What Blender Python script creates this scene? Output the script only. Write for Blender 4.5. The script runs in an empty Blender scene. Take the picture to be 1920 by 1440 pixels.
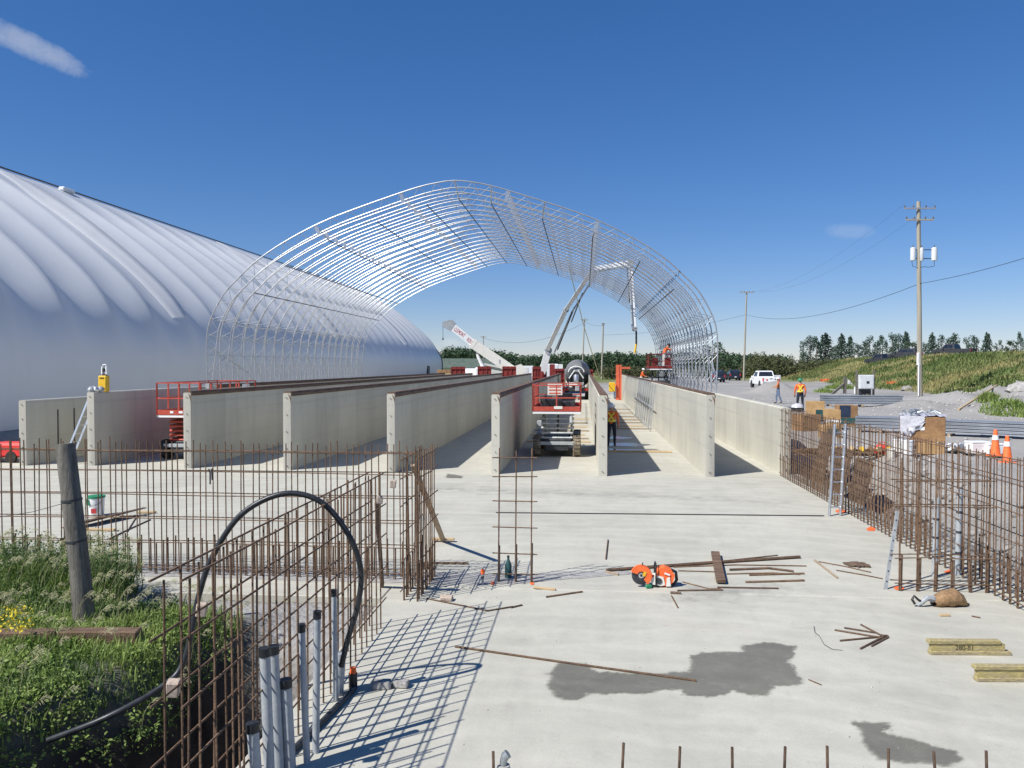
import bpy, math, random
from mathutils import Vector, Matrix, Euler, noise as mnoise
random.seed(7)
R = math.radians
scene = bpy.context.scene
COL = scene.collection

# ------------------------------------------------------------------ camera, sky, sun, exposure
EYE = 3.3                      # camera height above the concrete slab (m)
FPX = 1500.0                   # focal length in photo pixels (1920 wide)
PITCH = math.atan(34 / FPX)    # camera looks slightly down
AXIS = math.atan(135 / FPX)    # the concrete walls run this far right of the camera axis
SUN_EL, SUN_AZ = R(48), math.atan2(-0.835, -0.55)   # azimuth clockwise from +Y, behind left

cam_d = bpy.data.cameras.new('camera')
cam_d.sensor_width = 36.0
cam_d.lens = 36.0 * FPX / 1920.0
cam_d.clip_start = 0.1
cam_d.clip_end = 5000
cam = bpy.data.objects.new('camera', cam_d)
cam.location = (0, 0, EYE)
cam.rotation_euler = (math.pi / 2 - PITCH, 0, 0)
COL.objects.link(cam)
scene.camera = cam

world = bpy.data.worlds.new('World')
scene.world = world
world.use_nodes = True
wn = world.node_tree
wn.nodes.clear()


def WN(t, **kw):
    n = wn.nodes.new(t)
    for k, v in kw.items():
        setattr(n, k, v)
    return n


def wmath(op, a, b=None, c=None, clamp=False):
    n = WN('ShaderNodeMath', operation=op, use_clamp=clamp)
    for i, q in enumerate((a, b, c)):
        if q is None:
            continue
        if isinstance(q, (int, float)):
            n.inputs[i].default_value = q
        else:
            wn.links.new(q, n.inputs[i])
    return n.outputs[0]


sky = WN('ShaderNodeTexSky', sky_type='NISHITA', sun_disc=False, sun_elevation=SUN_EL,
         sun_rotation=SUN_AZ, altitude=700.0, air_density=1.0, dust_density=0.0, ozone_density=4.0)
gam = WN('ShaderNodeGamma')
gam.inputs['Gamma'].default_value = 0.8
wn.links.new(sky.outputs[0], gam.inputs['Color'])
tint = WN('ShaderNodeMixRGB', blend_type='MULTIPLY')
tint.inputs['Fac'].default_value = 1.0
tint.inputs['Color2'].default_value = (0.87, 0.875, 1.03, 1)
wn.links.new(gam.outputs[0], tint.inputs['Color1'])
hs = WN('ShaderNodeHueSaturation')
hs.inputs['Saturation'].default_value = 1.3
wn.links.new(tint.outputs[0], hs.inputs['Color'])
geo = WN('ShaderNodeTexCoord')


def cloud_mask(px, py, wx, wy, tilt, strength, nscale):
    """a small wisp of cloud in one direction of the sky"""
    d = Vector(((px - 960) / FPX, 1.0, (686 - py) / FPX)).normalized()
    e1 = Vector((d.y, -d.x, 0)).normalized()
    e2 = d.cross(e1).normalized()
    if e2.z < 0:
        e2 = -e2
    c, s = math.cos(tilt), math.sin(tilt)
    a1, a2 = e1 * c - e2 * s, e1 * s + e2 * c
    nz = WN('ShaderNodeTexNoise')
    nz.inputs['Scale'].default_value = nscale
    nz.inputs['Detail'].default_value = 9
    nz.inputs['Roughness'].default_value = 0.68
    wn.links.new(geo.outputs['Generated'], nz.inputs['Vector'])
    acc = None
    for ax, w in ((a1, wx / FPX), (a2, wy / FPX)):
        dt = WN('ShaderNodeVectorMath', operation='DOT_PRODUCT')
        wn.links.new(geo.outputs['Generated'], dt.inputs[0])
        dt.inputs[1].default_value = ax
        q = wmath('DIVIDE', wmath('SUBTRACT', dt.outputs['Value'], d.dot(ax)), w)
        q = wmath('MULTIPLY', q, q)
        acc = q if acc is None else wmath('ADD', acc, q)
    dd = WN('ShaderNodeVectorMath', operation='DOT_PRODUCT')
    wn.links.new(geo.outputs['Generated'], dd.inputs[0])
    dd.inputs[1].default_value = d
    front = wmath('GREATER_THAN', dd.outputs['Value'], 0.0)
    m = wmath('SUBTRACT', 1.0, acc)
    m = wmath('ADD', m, wmath('MULTIPLY', wmath('SUBTRACT', nz.outputs['Fac'], 0.5), 1.9), clamp=True)
    m = wmath('MULTIPLY', wmath('SMOOTH_MIN', m, 0.9, 0.4), strength, clamp=True)
    return wmath('MULTIPLY', m, front)


cm = wmath('ADD', cloud_mask(66, 92, 92, 21, R(19), 0.42, 34.0),
           wmath('ADD', cloud_mask(1590, 434, 48, 14, R(6), 0.16, 40.0),
                 cloud_mask(845, 642, 24, 9, 0, 0.35, 60.0)), clamp=True)
mixc = WN('ShaderNodeMixRGB')
wn.links.new(cm, mixc.inputs['Fac'])
wn.links.new(hs.outputs[0], mixc.inputs['Color1'])
mixc.inputs['Color2'].default_value = (5.0, 5.2, 5.5, 1)
bg = WN('ShaderNodeBackground')
bg.inputs['Strength'].default_value = 0.12
wn.links.new(mixc.outputs[0], bg.inputs['Color'])
wo = WN('ShaderNodeOutputWorld')
wn.links.new(bg.outputs[0], wo.inputs['Surface'])

sun_d = bpy.data.lights.new('sun', 'SUN')
sun_d.energy = 4.9
sun_d.angle = R(0.53)
sun_d.color = (1.0, 0.975, 0.925)
sun = bpy.data.objects.new('sun', sun_d)
to_sun = Vector((math.sin(SUN_AZ) * math.cos(SUN_EL), math.cos(SUN_AZ) * math.cos(SUN_EL), math.sin(SUN_EL)))
sun.rotation_euler = to_sun.to_track_quat('Z', 'Y').to_euler()
sun.location = to_sun * 60
COL.objects.link(sun)

scene.render.engine = 'CYCLES'
scene.cycles.use_denoising = True
scene.cycles.max_bounces = 6
scene.cycles.transparent_max_bounces = 8
scene.view_settings.view_transform = 'Standard'
scene.view_settings.look = 'None'
scene.view_settings.exposure = 0.28
scene.view_settings.gamma = 1.0

# ------------------------------------------------------------------ placing
CA, SA = math.cos(AXIS), math.sin(AXIS)
CP, SP = math.cos(PITCH), math.sin(PITCH)


def W(v, u, z=0.0):
    """world point from the building grid: v across the walls (to the right), u along them"""
    return Vector((v * CA + u * SA, -v * SA + u * CA, z))


def VU(p):
    return p[0] * CA - p[1] * SA, p[0] * SA + p[1] * CA


def _ray(x, y):
    dx, dy = (x - 960) / FPX, (720 - y) / FPX
    return Vector((dx, CP + dy * SP, -SP + dy * CP))


def G(x, y, z=0.0):
    """the point of the level z that is seen at photo pixel x, y"""
    r = _ray(x, y)
    return r * ((z - EYE) / r.z) + Vector((0, 0, EYE))


def AT(x, y, Y):
    """the point seen at photo pixel x, y that lies Y metres ahead"""
    r = _ray(x, y)
    return r * (Y / r.y) + Vector((0, 0, EYE))


def S(t):
    t = max(0.0, min(1.0, t))
    return t * t * (3 - 2 * t)


# ------------------------------------------------------------------ objects
def setp(o, label=None, cat=None, group=None, kind=None):
    if label:
        o['label'] = label
    if cat:
        o['category'] = cat
    if group:
        o['group'] = group
    if kind:
        o['kind'] = kind
    return o


def thing(name, label, cat, loc=(0, 0, 0), rz=0.0, group=None):
    o = bpy.data.objects.new(name, None)
    o.empty_display_size = 0.2
    COL.objects.link(o)
    o.location = loc
    o.rotation_euler = (0, 0, rz)
    return setp(o, label, cat, group)


def link(name, mesh, parent=None, loc=(0, 0, 0), rot=(0, 0, 0), scale=(1, 1, 1)):
    o = bpy.data.objects.new(name, mesh)
    COL.objects.link(o)
    o.location, o.rotation_euler, o.scale = loc, rot, scale
    o.parent = parent
    return o


def copy_tree(o, parent=None):
    c = o.copy()
    COL.objects.link(c)
    c.parent = parent
    for ch in [k for k in o.children]:
        copy_tree(ch, c)
    return c


class MB:
    """collects shapes for ONE mesh"""

    def __init__(self):
        self.v, self.f, self.mi = [], [], []
        self.cur = 0

    def _add(self, vs, fs):
        n = len(self.v)
        self.v += [tuple(p) for p in vs]
        self.f += [tuple(i + n for i in f) for f in fs]
        self.mi += [self.cur] * len(fs)
        return self

    def box(self, c, s, rot=None, bev=0.0):
        hx, hy, hz = s[0] / 2, s[1] / 2, s[2] / 2
        if bev:
            b = min(bev, hx * .9, hy * .9, hz * .9)
            vs, fs = [], []
            # chamfered box: 24 vertices
            idx = {}
            for sx in (-1, 1):
                for sy in (-1, 1):
                    for sz in (-1, 1):
                        for k, p in enumerate(((hx, hy - b, hz - b), (hx - b, hy, hz - b), (hx - b, hy - b, hz))):
                            idx[(sx, sy, sz, k)] = len(vs)
                            vs.append(Vector((sx * p[0], sy * p[1], sz * p[2])))
            for s_ in (-1, 1):
                fs.append([idx[(s_, a, b_, 0)] for a, b_ in ((-1, -1), (1, -1), (1, 1), (-1, 1))][::s_])
                fs.append([idx[(a, s_, b_, 1)] for a, b_ in ((-1, -1), (-1, 1), (1, 1), (1, -1))][::s_])
                fs.append([idx[(a, b_, s_, 2)] for a, b_ in ((-1, -1), (1, -1), (1, 1), (-1, 1))][::s_])
            for a in (-1, 1):
                for c_ in (-1, 1):
                    q = a * c_
                    fs.append([idx[(a, c_, -1, 0)], idx[(a, c_, -1, 1)], idx[(a, c_, 1, 1)], idx[(a, c_, 1, 0)]][::q])
                    fs.append([idx[(a, -1, c_, 0)], idx[(a, 1, c_, 0)], idx[(a, 1, c_, 2)], idx[(a, -1, c_, 2)]][::q])
                    fs.append([idx[(-1, a, c_, 1)], idx[(-1, a, c_, 2)], idx[(1, a, c_, 2)], idx[(1, a, c_, 1)]][::q])
                    for d in (-1, 1):
                        fs.append([idx[(a, c_, d, 0)], idx[(a, c_, d, 1)], idx[(a, c_, d, 2)]][::(a * c_ * d)])
        else:
            vs = [Vector((x, y, z)) for x in (-hx, hx) for y in (-hy, hy) for z in (-hz, hz)]
            fs = [(0, 1, 3, 2), (4, 6, 7, 5), (0, 4, 5, 1), (2, 3, 7, 6), (0, 2, 6, 4), (1, 5, 7, 3)]
        if rot is not None:
            m = Euler(rot).to_matrix() if not isinstance(rot, Matrix) else rot
            vs = [m @ p for p in vs]
        c = Vector(c)
        return self._add([p + c for p in vs], fs)

    def beam(self, p0, p1, w, h, up=(0, 0, 1), bev=0.0):
        """square bar from p0 to p1, w across, h along up"""
        p0, p1 = Vector(p0), Vector(p1)
        d = (p1 - p0)
        L = d.length
        y = d.normalized()
        u = Vector(up)
        if abs(y.dot(u)) > .98:
            u = Vector((0, 1, 0)) if abs(y.y) < .9 else Vector((1, 0, 0))
        x = y.cross(u).normalized()
        z = x.cross(y).normalized()
        m = Matrix((x, y, z)).transposed()
        return self.box((p0 + p1) / 2, (w, L, h), m, bev)

    def bar(self, p0, p1, r, n=6, r1=None, cap=True):
        return self.tube([p0, p1], [r, r if r1 is None else r1], n, cap)

    def tube(self, pts, r, n=6, cap=True, closed=False):
        pts = [Vector(p) for p in pts]
        if not isinstance(r, (list, tuple)):
            r = [r] * len(pts)
        vs, fs = [], []
        up = None
        m = len(pts)
        for i, p in enumerate(pts):
            if closed:
                t = pts[(i + 1) % m] - pts[i - 1]
            else:
                t = pts[min(i + 1, m - 1)] - pts[max(i - 1, 0)]
            t.normalize()
            if up is None:
                a = Vector((0, 0, 1)) if abs(t.z) < .9 else Vector((1, 0, 0))
                up = t.cross(a).normalized()
            else:
                up = (up - t * up.dot(t)).normalized()
            w = t.cross(up)
            for k in range(n):
                an = 2 * math.pi * k / n
                vs.append(p + (up * math.cos(an) + w * math.sin(an)) * r[i])
        for i in range(m if closed else m - 1):
            j = (i + 1) % m
            for k in range(n):
                k2 = (k + 1) % n
                fs.append((i * n + k, j * n + k, j * n + k2, i * n + k2))
        if cap and not closed:
            fs.append(tuple(range(n)))
            fs.append(tuple(reversed(range((m - 1) * n, m * n))))
        return self._add(vs, fs)

    def lathe(self, prof, n=16, c=(0, 0, 0), axis='z'):
        """prof: (radius, height) list, turned about an axis through c"""
        vs, fs = [], []
        c = Vector(c)
        for (r, h) in prof:
            for k in range(n):
                a = 2 * math.pi * k / n
                p = (r * math.cos(a), r * math.sin(a), h)
                if axis == 'x':
                    p = (p[2], p[0], p[1])
                elif axis == 'y':
                    p = (p[1], p[2], p[0])
                vs.append(c + Vector(p))
        for i in range(len(prof) - 1):
            for k in range(n):
                k2 = (k + 1) % n
                fs.append((i * n + k, i * n + k2, (i + 1) * n + k2, (i + 1) * n + k))
        fs.append(tuple(reversed(range(n))))
        fs.append(tuple(range((len(prof) - 1) * n, len(prof) * n)))
        return self._add(vs, fs)

    def prism(self, poly, a0, a1, axis='x', inset=0.0):
        """poly of 2-D points, pushed from a0 to a1 along an axis; 'x': points are (y, z); 'y': (x, z); 'z': (x, y)"""
        def p3(q, a):
            return {'x': (a, q[0], q[1]), 'y': (q[0], a, q[1]), 'z': (q[0], q[1], a)}[axis]
        n = len(poly)
        vs = [p3(q, a0) for q in poly] + [p3(q, a1) for q in poly]
        fs = [tuple(range(n)), tuple(reversed(range(n, 2 * n)))]
        for i in range(n):
            j = (i + 1) % n
            fs.append((i, i + n, j + n, j))
        return self._add(vs, fs)

    def face(self, pts):
        return self._add(pts, [tuple(range(len(pts)))])

    def grid(self, rows):
        """rows of points -> quad sheet"""
        n = len(rows[0])
        vs = [p for r in rows for p in r]
        fs = [(i * n + k, i * n + k + 1, (i + 1) * n + k + 1, (i + 1) * n + k)
              for i in range(len(rows) - 1) for k in range(n - 1)]
        return self._add(vs, fs)

    def mesh(self, name, mats, smooth=False, fix=True):
        me = bpy.data.meshes.new(name)
        me.from_pydata(self.v, [], self.f)
        if not isinstance(mats, (list, tuple)):
            mats = [mats]
        for m in mats:
            me.materials.append(m)
        if len(mats) > 1:
            me.polygons.foreach_set('material_index', self.mi)
        if fix:
            import bmesh
            bm = bmesh.new()
            bm.from_mesh(me)
            bmesh.ops.recalc_face_normals(bm, faces=bm.faces)
            bm.to_mesh(me)
            bm.free()
        if smooth:
            me.polygons.foreach_set('use_smooth', [True] * len(me.polygons))
            if smooth != 'all' and hasattr(me, 'set_sharp_from_angle'):
                me.set_sharp_from_angle(angle=R(38))
        me.update()
        return me

    def build(self, name, mats, parent=None, smooth=False, loc=(0, 0, 0), rot=(0, 0, 0), fix=True):
        return link(name, self.mesh(name, mats, smooth, fix), parent, loc, rot)


# ------------------------------------------------------------------ materials
def mat(name, c1, c2=None, scale=3.0, rough=0.8, metal=0.0, bump=0.0, bscale=60.0, fine=0.12, fscale=35.0,
        spec=0.4, stretch=None, detail=6.0, c3=None, vary=0.0, contrast=(0.35, 0.65), transl=0.0, rvar=0.0,
        sheen=0.0, coat=0.0):
    """procedural surface: two or three noise-mixed colours, fine speckle, bump"""
    m = bpy.data.materials.new(name)
    m.use_nodes = True
    nt = m.node_tree
    N, Lk = nt.nodes, nt.links
    b = N['Principled BSDF']
    tc = N.new('ShaderNodeTexCoord')
    vec = tc.outputs['Object']
    if stretch:
        mp = N.new('ShaderNodeMapping')
        mp.inputs['Scale'].default_value = stretch
        Lk.new(vec, mp.inputs['Vector'])
        vec = mp.outputs[0]
    nz = N.new('ShaderNodeTexNoise')
    nz.inputs['Scale'].default_value = scale
    nz.inputs['Detail'].default_value = detail
    nz.inputs['Roughness'].default_value = 0.6
    Lk.new(vec, nz.inputs['Vector'])
    rp = N.new('ShaderNodeValToRGB')
    rp.color_ramp.elements[0].position = contrast[0]
    rp.color_ramp.elements[1].position = contrast[1]
    rp.color_ramp.elements[0].color = (*c1, 1)
    rp.color_ramp.elements[1].color = (*(c2 or c1), 1)
    if c3:
        e = rp.color_ramp.elements.new(0.8)
        e.color = (*c3, 1)
    Lk.new(nz.outputs['Fac'], rp.inputs['Fac'])
    col = rp.outputs[0]
    nf = N.new('ShaderNodeTexNoise')
    nf.inputs['Scale'].default_value = fscale
    nf.inputs['Detail'].default_value = 4
    Lk.new(vec, nf.inputs['Vector'])
    if fine:
        mr = N.new('ShaderNodeMapRange')
        mr.inputs['From Min'].default_value = 0.3
        mr.inputs['From Max'].default_value = 0.7
        mr.inputs['To Min'].default_value = 1 - fine
        mr.inputs['To Max'].default_value = 1 + fine
        Lk.new(nf.outputs['Fac'], mr.inputs['Value'])
        mx = N.new('ShaderNodeVectorMath')
        mx.operation = 'MULTIPLY'
        Lk.new(col, mx.inputs[0])
        Lk.new(mr.outputs[0], mx.inputs[1])
        col = mx.outputs[0]
    if vary:
        oi = N.new('ShaderNodeObjectInfo')
        mr2 = N.new('ShaderNodeMapRange')
        mr2.inputs['To Min'].default_value = 1 - vary
        mr2.inputs['To Max'].default_value = 1 + vary
        Lk.new(oi.outputs['Random'], mr2.inputs['Value'])
        mx2 = N.new('ShaderNodeVectorMath')
        mx2.operation = 'MULTIPLY'
        Lk.new(col, mx2.inputs[0])
        Lk.new(mr2.outputs[0], mx2.inputs[1])
        col = mx2.outputs[0]
    Lk.new(col, b.inputs['Base Color'])
    b.inputs['Roughness'].default_value = rough
    if rvar:
        mr3 = N.new('ShaderNodeMapRange')
        mr3.inputs['To Min'].default_value = max(0, rough - rvar)
        mr3.inputs['To Max'].default_value = min(1, rough + rvar)
        Lk.new(nz.outputs['Fac'], mr3.inputs['Value'])
        Lk.new(mr3.outputs[0], b.inputs['Roughness'])
    b.inputs['Metallic'].default_value = metal
    b.inputs['Specular IOR Level'].default_value = spec
    b.inputs['Coat Weight'].default_value = coat
    if bump:
        nb = N.new('ShaderNodeTexNoise')
        nb.inputs['Scale'].default_value = bscale
        nb.inputs['Detail'].default_value = 5
        Lk.new(vec, nb.inputs['Vector'])
        bp = N.new('ShaderNodeBump')
        bp.inputs['Strength'].default_value = bump
        bp.inputs['Distance'].default_value = 0.02
        Lk.new(nb.outputs['Fac'], bp.inputs['Height'])
        Lk.new(bp.outputs[0], b.inputs['Normal'])
    if transl:
        tr = N.new('ShaderNodeBsdfTranslucent')
        Lk.new(col, tr.inputs['Color'])
        ms = N.new('ShaderNodeMixShader')
        ms.inputs['Fac'].default_value = transl
        out = N['Material Output']
        Lk.new(b.outputs[0], ms.inputs[1])
        Lk.new(tr.outputs[0], ms.inputs[2])
        Lk.new(ms.outputs[0], out.inputs['Surface'])
    m['bsdf'] = 1
    return m


M = {}
M['rust'] = mat('rusty_rebar', (0.12, 0.072, 0.044), (0.22, 0.135, 0.08), scale=9, rough=0.85, fine=0.3, fscale=60, vary=0.25, bump=0.4, bscale=150)
M['darkrust'] = mat('dark_rebar', (0.075, 0.048, 0.033), (0.15, 0.092, 0.058), scale=8, rough=0.8, fine=0.3, vary=0.2)
M['galv'] = mat('galvanised_tube', (0.44, 0.45, 0.46), (0.54, 0.55, 0.56), scale=6, rough=0.36, metal=0.5, fine=0.08, vary=0.06)
M['galvpanel'] = mat('galvanised_sheet', (0.42, 0.44, 0.46), (0.62, 0.64, 0.66), scale=2, rough=0.35, metal=0.7, fine=0.1, stretch=(.3, 1, 1))
M['alu'] = mat('aluminium', (0.60, 0.61, 0.62), (0.72, 0.73, 0.74), scale=9, rough=0.35, metal=0.8, fine=0.1)
M['pvc'] = mat('grey_pvc', (0.30, 0.325, 0.345), (0.42, 0.44, 0.45), scale=6, rough=0.45, fine=0.06, bump=0.05)
M['black'] = mat('black_plastic', (0.014, 0.015, 0.016), (0.03, 0.032, 0.034), scale=8, rough=0.45, fine=0.2)
M['rubber'] = mat('tyre_rubber', (0.022, 0.021, 0.02), (0.05, 0.046, 0.04), scale=9, rough=0.85, fine=0.3, bump=0.3)
M['mudrubber'] = mat('muddy_tyre', (0.10, 0.085, 0.065), (0.30, 0.25, 0.18), scale=7, rough=0.95, fine=0.3, bump=0.5)
M['hose'] = mat('black_hose', (0.02, 0.022, 0.023), (0.04, 0.042, 0.045), scale=12, rough=0.38, fine=0.1)
M['liftred'] = mat('lift_red_paint', (0.42, 0.06, 0.038), (0.54, 0.10, 0.065), scale=5, rough=0.45, fine=0.12, fscale=25, bump=0.05)
M['formred'] = mat('formwork_red', (0.16, 0.02, 0.017), (0.26, 0.035, 0.028), scale=3, rough=0.6, fine=0.25, vary=0.15)
M['formorange'] = mat('formwork_orange', (0.60, 0.11, 0.05), (0.70, 0.16, 0.08), scale=3, rough=0.55, fine=0.2)
M['whitepaint'] = mat('white_paint', (0.78, 0.78, 0.76), (0.85, 0.85, 0.83), scale=2.5, rough=0.4, fine=0.05, coat=0.2)
M['creampaint'] = mat('cream_paint', (0.72, 0.69, 0.60), (0.80, 0.78, 0.70), scale=2, rough=0.45, fine=0.06)
M['greypaint'] = mat('grey_paint', (0.30, 0.32, 0.33), (0.42, 0.44, 0.45), scale=4, rough=0.5, fine=0.12)
M['armgrey'] = mat('scissor_arm_grey', (0.42, 0.44, 0.44), (0.58, 0.60, 0.60), scale=5, rough=0.5, fine=0.15)
M['darksteel'] = mat('dark_steel', (0.028, 0.03, 0.034), (0.075, 0.078, 0.085), scale=5, rough=0.55, metal=0.3, fine=0.2)
M['yellow'] = mat('yellow_plastic', (0.72, 0.42, 0.02), (0.82, 0.52, 0.04), scale=6, rough=0.5, fine=0.1)
M['green'] = mat('green_plastic', (0.02, 0.20, 0.09), (0.03, 0.26, 0.12), scale=6, rough=0.5)
M['red'] = mat('red_plastic', (0.62, 0.035, 0.03), (0.72, 0.06, 0.05), scale=5, rough=0.5, fine=0.1)
M['letter'] = mat('red_lettering', (0.45, 0.03, 0.035), (0.52, 0.05, 0.05), scale=6, rough=0.5)
M['ink'] = mat('dark_lettering', (0.05, 0.045, 0.03), (0.08, 0.07, 0.05), scale=6, rough=0.8)
M['orange'] = mat('safety_orange', (0.85, 0.13, 0.03), (0.92, 0.19, 0.05), scale=6, rough=0.6, fine=0.08)
M['orangecloth'] = mat('orange_cloth', (0.78, 0.13, 0.035), (0.88, 0.20, 0.06), scale=8, rough=0.9, fine=0.2, bump=0.4, bscale=25)
M['brownorange'] = mat('rust_orange_shirt', (0.50, 0.16, 0.05), (0.62, 0.22, 0.08), scale=8, rough=0.9, fine=0.2, bump=0.4, bscale=25)
M['limestripe'] = mat('lime_reflective', (0.80, 0.74, 0.06), (0.88, 0.82, 0.12), scale=8, rough=0.6)
M['jeans'] = mat('blue_jeans', (0.10, 0.14, 0.22), (0.20, 0.26, 0.36), scale=9, rough=0.95, fine=0.2, bump=0.4, bscale=25)
M['trousers'] = mat('dark_trousers', (0.018, 0.022, 0.035), (0.035, 0.04, 0.06), scale=9, rough=0.95, fine=0.2)
M['paletrousers'] = mat('pale_trousers', (0.50, 0.48, 0.45), (0.62, 0.60, 0.56), scale=9, rough=0.95, fine=0.2)
M['skin'] = mat('skin', (0.44, 0.25, 0.17), (0.54, 0.32, 0.22), scale=9, rough=0.6)
M['hair'] = mat('dark_hair', (0.02, 0.015, 0.012), (0.04, 0.03, 0.02), scale=20, rough=0.7)
M['boot'] = mat('work_boot', (0.05, 0.035, 0.02), (0.10, 0.07, 0.04), scale=9, rough=0.85)
M['hatwhite'] = mat('white_helmet', (0.78, 0.78, 0.74), (0.84, 0.84, 0.80), scale=6, rough=0.35)
M['hatyellow'] = mat('yellow_helmet', (0.80, 0.56, 0.10), (0.86, 0.62, 0.14), scale=6, rough=0.4)
M['hatgreen'] = mat('green_helmet', (0.03, 0.20, 0.10), (0.04, 0.25, 0.13), scale=6, rough=0.4)
M['wood'] = mat('weathered_timber', (0.26, 0.19, 0.125), (0.42, 0.33, 0.23), scale=3, rough=0.85, fine=0.25, fscale=30, stretch=(8, 8, 1.2), bump=0.3, bscale=30)
M['woody'] = mat('board_along', (0.30, 0.22, 0.14), (0.46, 0.36, 0.24), scale=3, rough=0.85, fine=0.25, fscale=30, stretch=(1.0, 9, 9), bump=0.3, bscale=30)
M['woodwarm'] = mat('fresh_timber', (0.46, 0.32, 0.17), (0.58, 0.43, 0.25), scale=3, rough=0.8, fine=0.2, stretch=(1, 9, 9), bump=0.2)
M['yellowwood'] = mat('yellow_beam_timber', (0.40, 0.33, 0.13), (0.33, 0.275, 0.17), scale=2.5, rough=0.85, fine=0.35, fscale=18, stretch=(1.2, 6, 6), c3=(0.25, 0.20, 0.14), bump=0.2)
M['brownwood'] = mat('brown_plank', (0.10, 0.065, 0.045), (0.19, 0.13, 0.09), scale=3, rough=0.85, fine=0.3, stretch=(9, 1, 9), bump=0.3)
M['oldtie'] = mat('old_sleeper', (0.10, 0.06, 0.04), (0.22, 0.14, 0.09), scale=2, rough=0.9, fine=0.35, stretch=(1, 8, 8), bump=0.6, bscale=20)
M['postwood'] = mat('grey_post', (0.10, 0.092, 0.078), (0.20, 0.185, 0.155), scale=3, rough=0.9, fine=0.3, fscale=25, stretch=(7, 7, 0.7), bump=0.5, bscale=18)
M['polewood'] = mat('utility_pole', (0.30, 0.27, 0.21), (0.42, 0.38, 0.30), scale=2, rough=0.9, fine=0.25, stretch=(6, 6, .25))
M['cardboard'] = mat('cardboard', (0.40, 0.24, 0.10), (0.52, 0.33, 0.15), scale=3, rough=0.85, fine=0.1, vary=0.12)
M['crate'] = mat('brown_crate', (0.24, 0.13, 0.06), (0.38, 0.22, 0.10), scale=2, rough=0.85, fine=0.2, vary=0.1)
M['film'] = mat('plastic_wrap', (0.50, 0.49, 0.52), (0.70, 0.69, 0.72), scale=5, rough=0.22, fine=0.15, bump=0.9, bscale=9, spec=0.7)
M['bluegreen'] = mat('dark_teal_print', (0.02, 0.07, 0.07), (0.03, 0.10, 0.10), scale=3, rough=0.7)
M['navyprint'] = mat('dark_blue_print', (0.015, 0.03, 0.06), (0.03, 0.05, 0.09), scale=3, rough=0.7)
M['stone'] = mat('rubble_stone', (0.27, 0.25, 0.23), (0.46, 0.44, 0.41), scale=4, rough=0.95, fine=0.2, vary=0.25, bump=0.5, bscale=20)
M['block'] = mat('spacer_block', (0.42, 0.33, 0.26), (0.55, 0.45, 0.36), scale=12, rough=0.95, fine=0.3, fscale=60)
M['chain'] = mat('grey_hardware', (0.24, 0.27, 0.28), (0.44, 0.47, 0.48), scale=9, rough=0.4, metal=0.6, fine=0.2)
M['glass'] = mat('dark_glass', (0.012, 0.014, 0.018), (0.03, 0.034, 0.04), scale=1.5, rough=0.08, spec=0.8, fine=0)
M['navy'] = mat('navy_car_paint', (0.012, 0.018, 0.035), (0.02, 0.028, 0.05), scale=2, rough=0.25, coat=0.6, fine=0.05)
M['lamp'] = mat('red_lens', (0.5, 0.02, 0.02), (0.6, 0.04, 0.04), scale=6, rough=0.3)
M['chrome'] = mat('bumper_chrome', (0.45, 0.46, 0.47), (0.6, 0.6, 0.62), scale=4, rough=0.25, metal=0.9)
M['capwood'] = mat('brown_wall_plate', (0.085, 0.05, 0.032), (0.19, 0.115, 0.075), scale=2.5, rough=0.8, fine=0.3, stretch=(6, .7, 6))
M['canvas'] = mat('brown_canvas', (0.22, 0.13, 0.065), (0.36, 0.23, 0.12), scale=6, rough=0.9, fine=0.25, bump=0.8, bscale=12)
M['rope'] = mat('yellow_rope', (0.72, 0.68, 0.42), (0.80, 0.76, 0.52), scale=20, rough=0.9)
M['wire'] = mat('dark_cable', (0.02, 0.022, 0.026), (0.04, 0.044, 0.05), scale=3, rough=0.6)
M['ceramic'] = mat('insulator', (0.10, 0.09, 0.09), (0.16, 0.14, 0.14), scale=6, rough=0.3)
M['transformer'] = mat('transformer_grey', (0.56, 0.58, 0.58), (0.68, 0.70, 0.70), scale=3, rough=0.45, fine=0.08)
M['roof'] = mat('green_roofing', (0.075, 0.10, 0.08), (0.11, 0.14, 0.11), scale=1, rough=0.7, fine=0.1)
M['greyroof'] = mat('grey_roofing', (0.20, 0.21, 0.22), (0.27, 0.28, 0.29), scale=1, rough=0.7, fine=0.1)
M['siding'] = mat('white_siding', (0.62, 0.61, 0.58), (0.70, 0.69, 0.66), scale=1, rough=0.7, fine=0.1)
M['bark'] = mat('bark', (0.09, 0.07, 0.05), (0.16, 0.13, 0.10), scale=3, rough=0.95, fine=0.3, stretch=(4, 4, 1))
M['leafA'] = mat('leaf_hazy_green', (0.04, 0.072, 0.036), (0.072, 0.118, 0.056), scale=0.35, rough=0.7, fine=0.35, fscale=3, transl=0.25, vary=0.2)  # green lifted paler and bluer to stand in for distance haze
M['leafB'] = mat('leaf_hazy_blue', (0.06, 0.10, 0.072), (0.105, 0.16, 0.115), scale=0.4, rough=0.7, fine=0.3, fscale=3, transl=0.25, vary=0.2)  # bluish tint of distance haze mixed into the leaf colour
M['leafC'] = mat('leaf_olive', (0.06, 0.075, 0.03), (0.11, 0.115, 0.05), scale=0.4, rough=0.8, fine=0.3, fscale=3, transl=0.2, vary=0.2)
M['weed'] = mat('weed_leaf', (0.15, 0.235, 0.045), (0.31, 0.39, 0.11), scale=1.6, rough=0.65, fine=0.3, fscale=12, transl=0.3)
M['weed2'] = mat('weed_leaf_dark', (0.07, 0.125, 0.035), (0.14, 0.21, 0.065), scale=1.6, rough=0.65, fine=0.3, fscale=12, transl=0.3)
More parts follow.
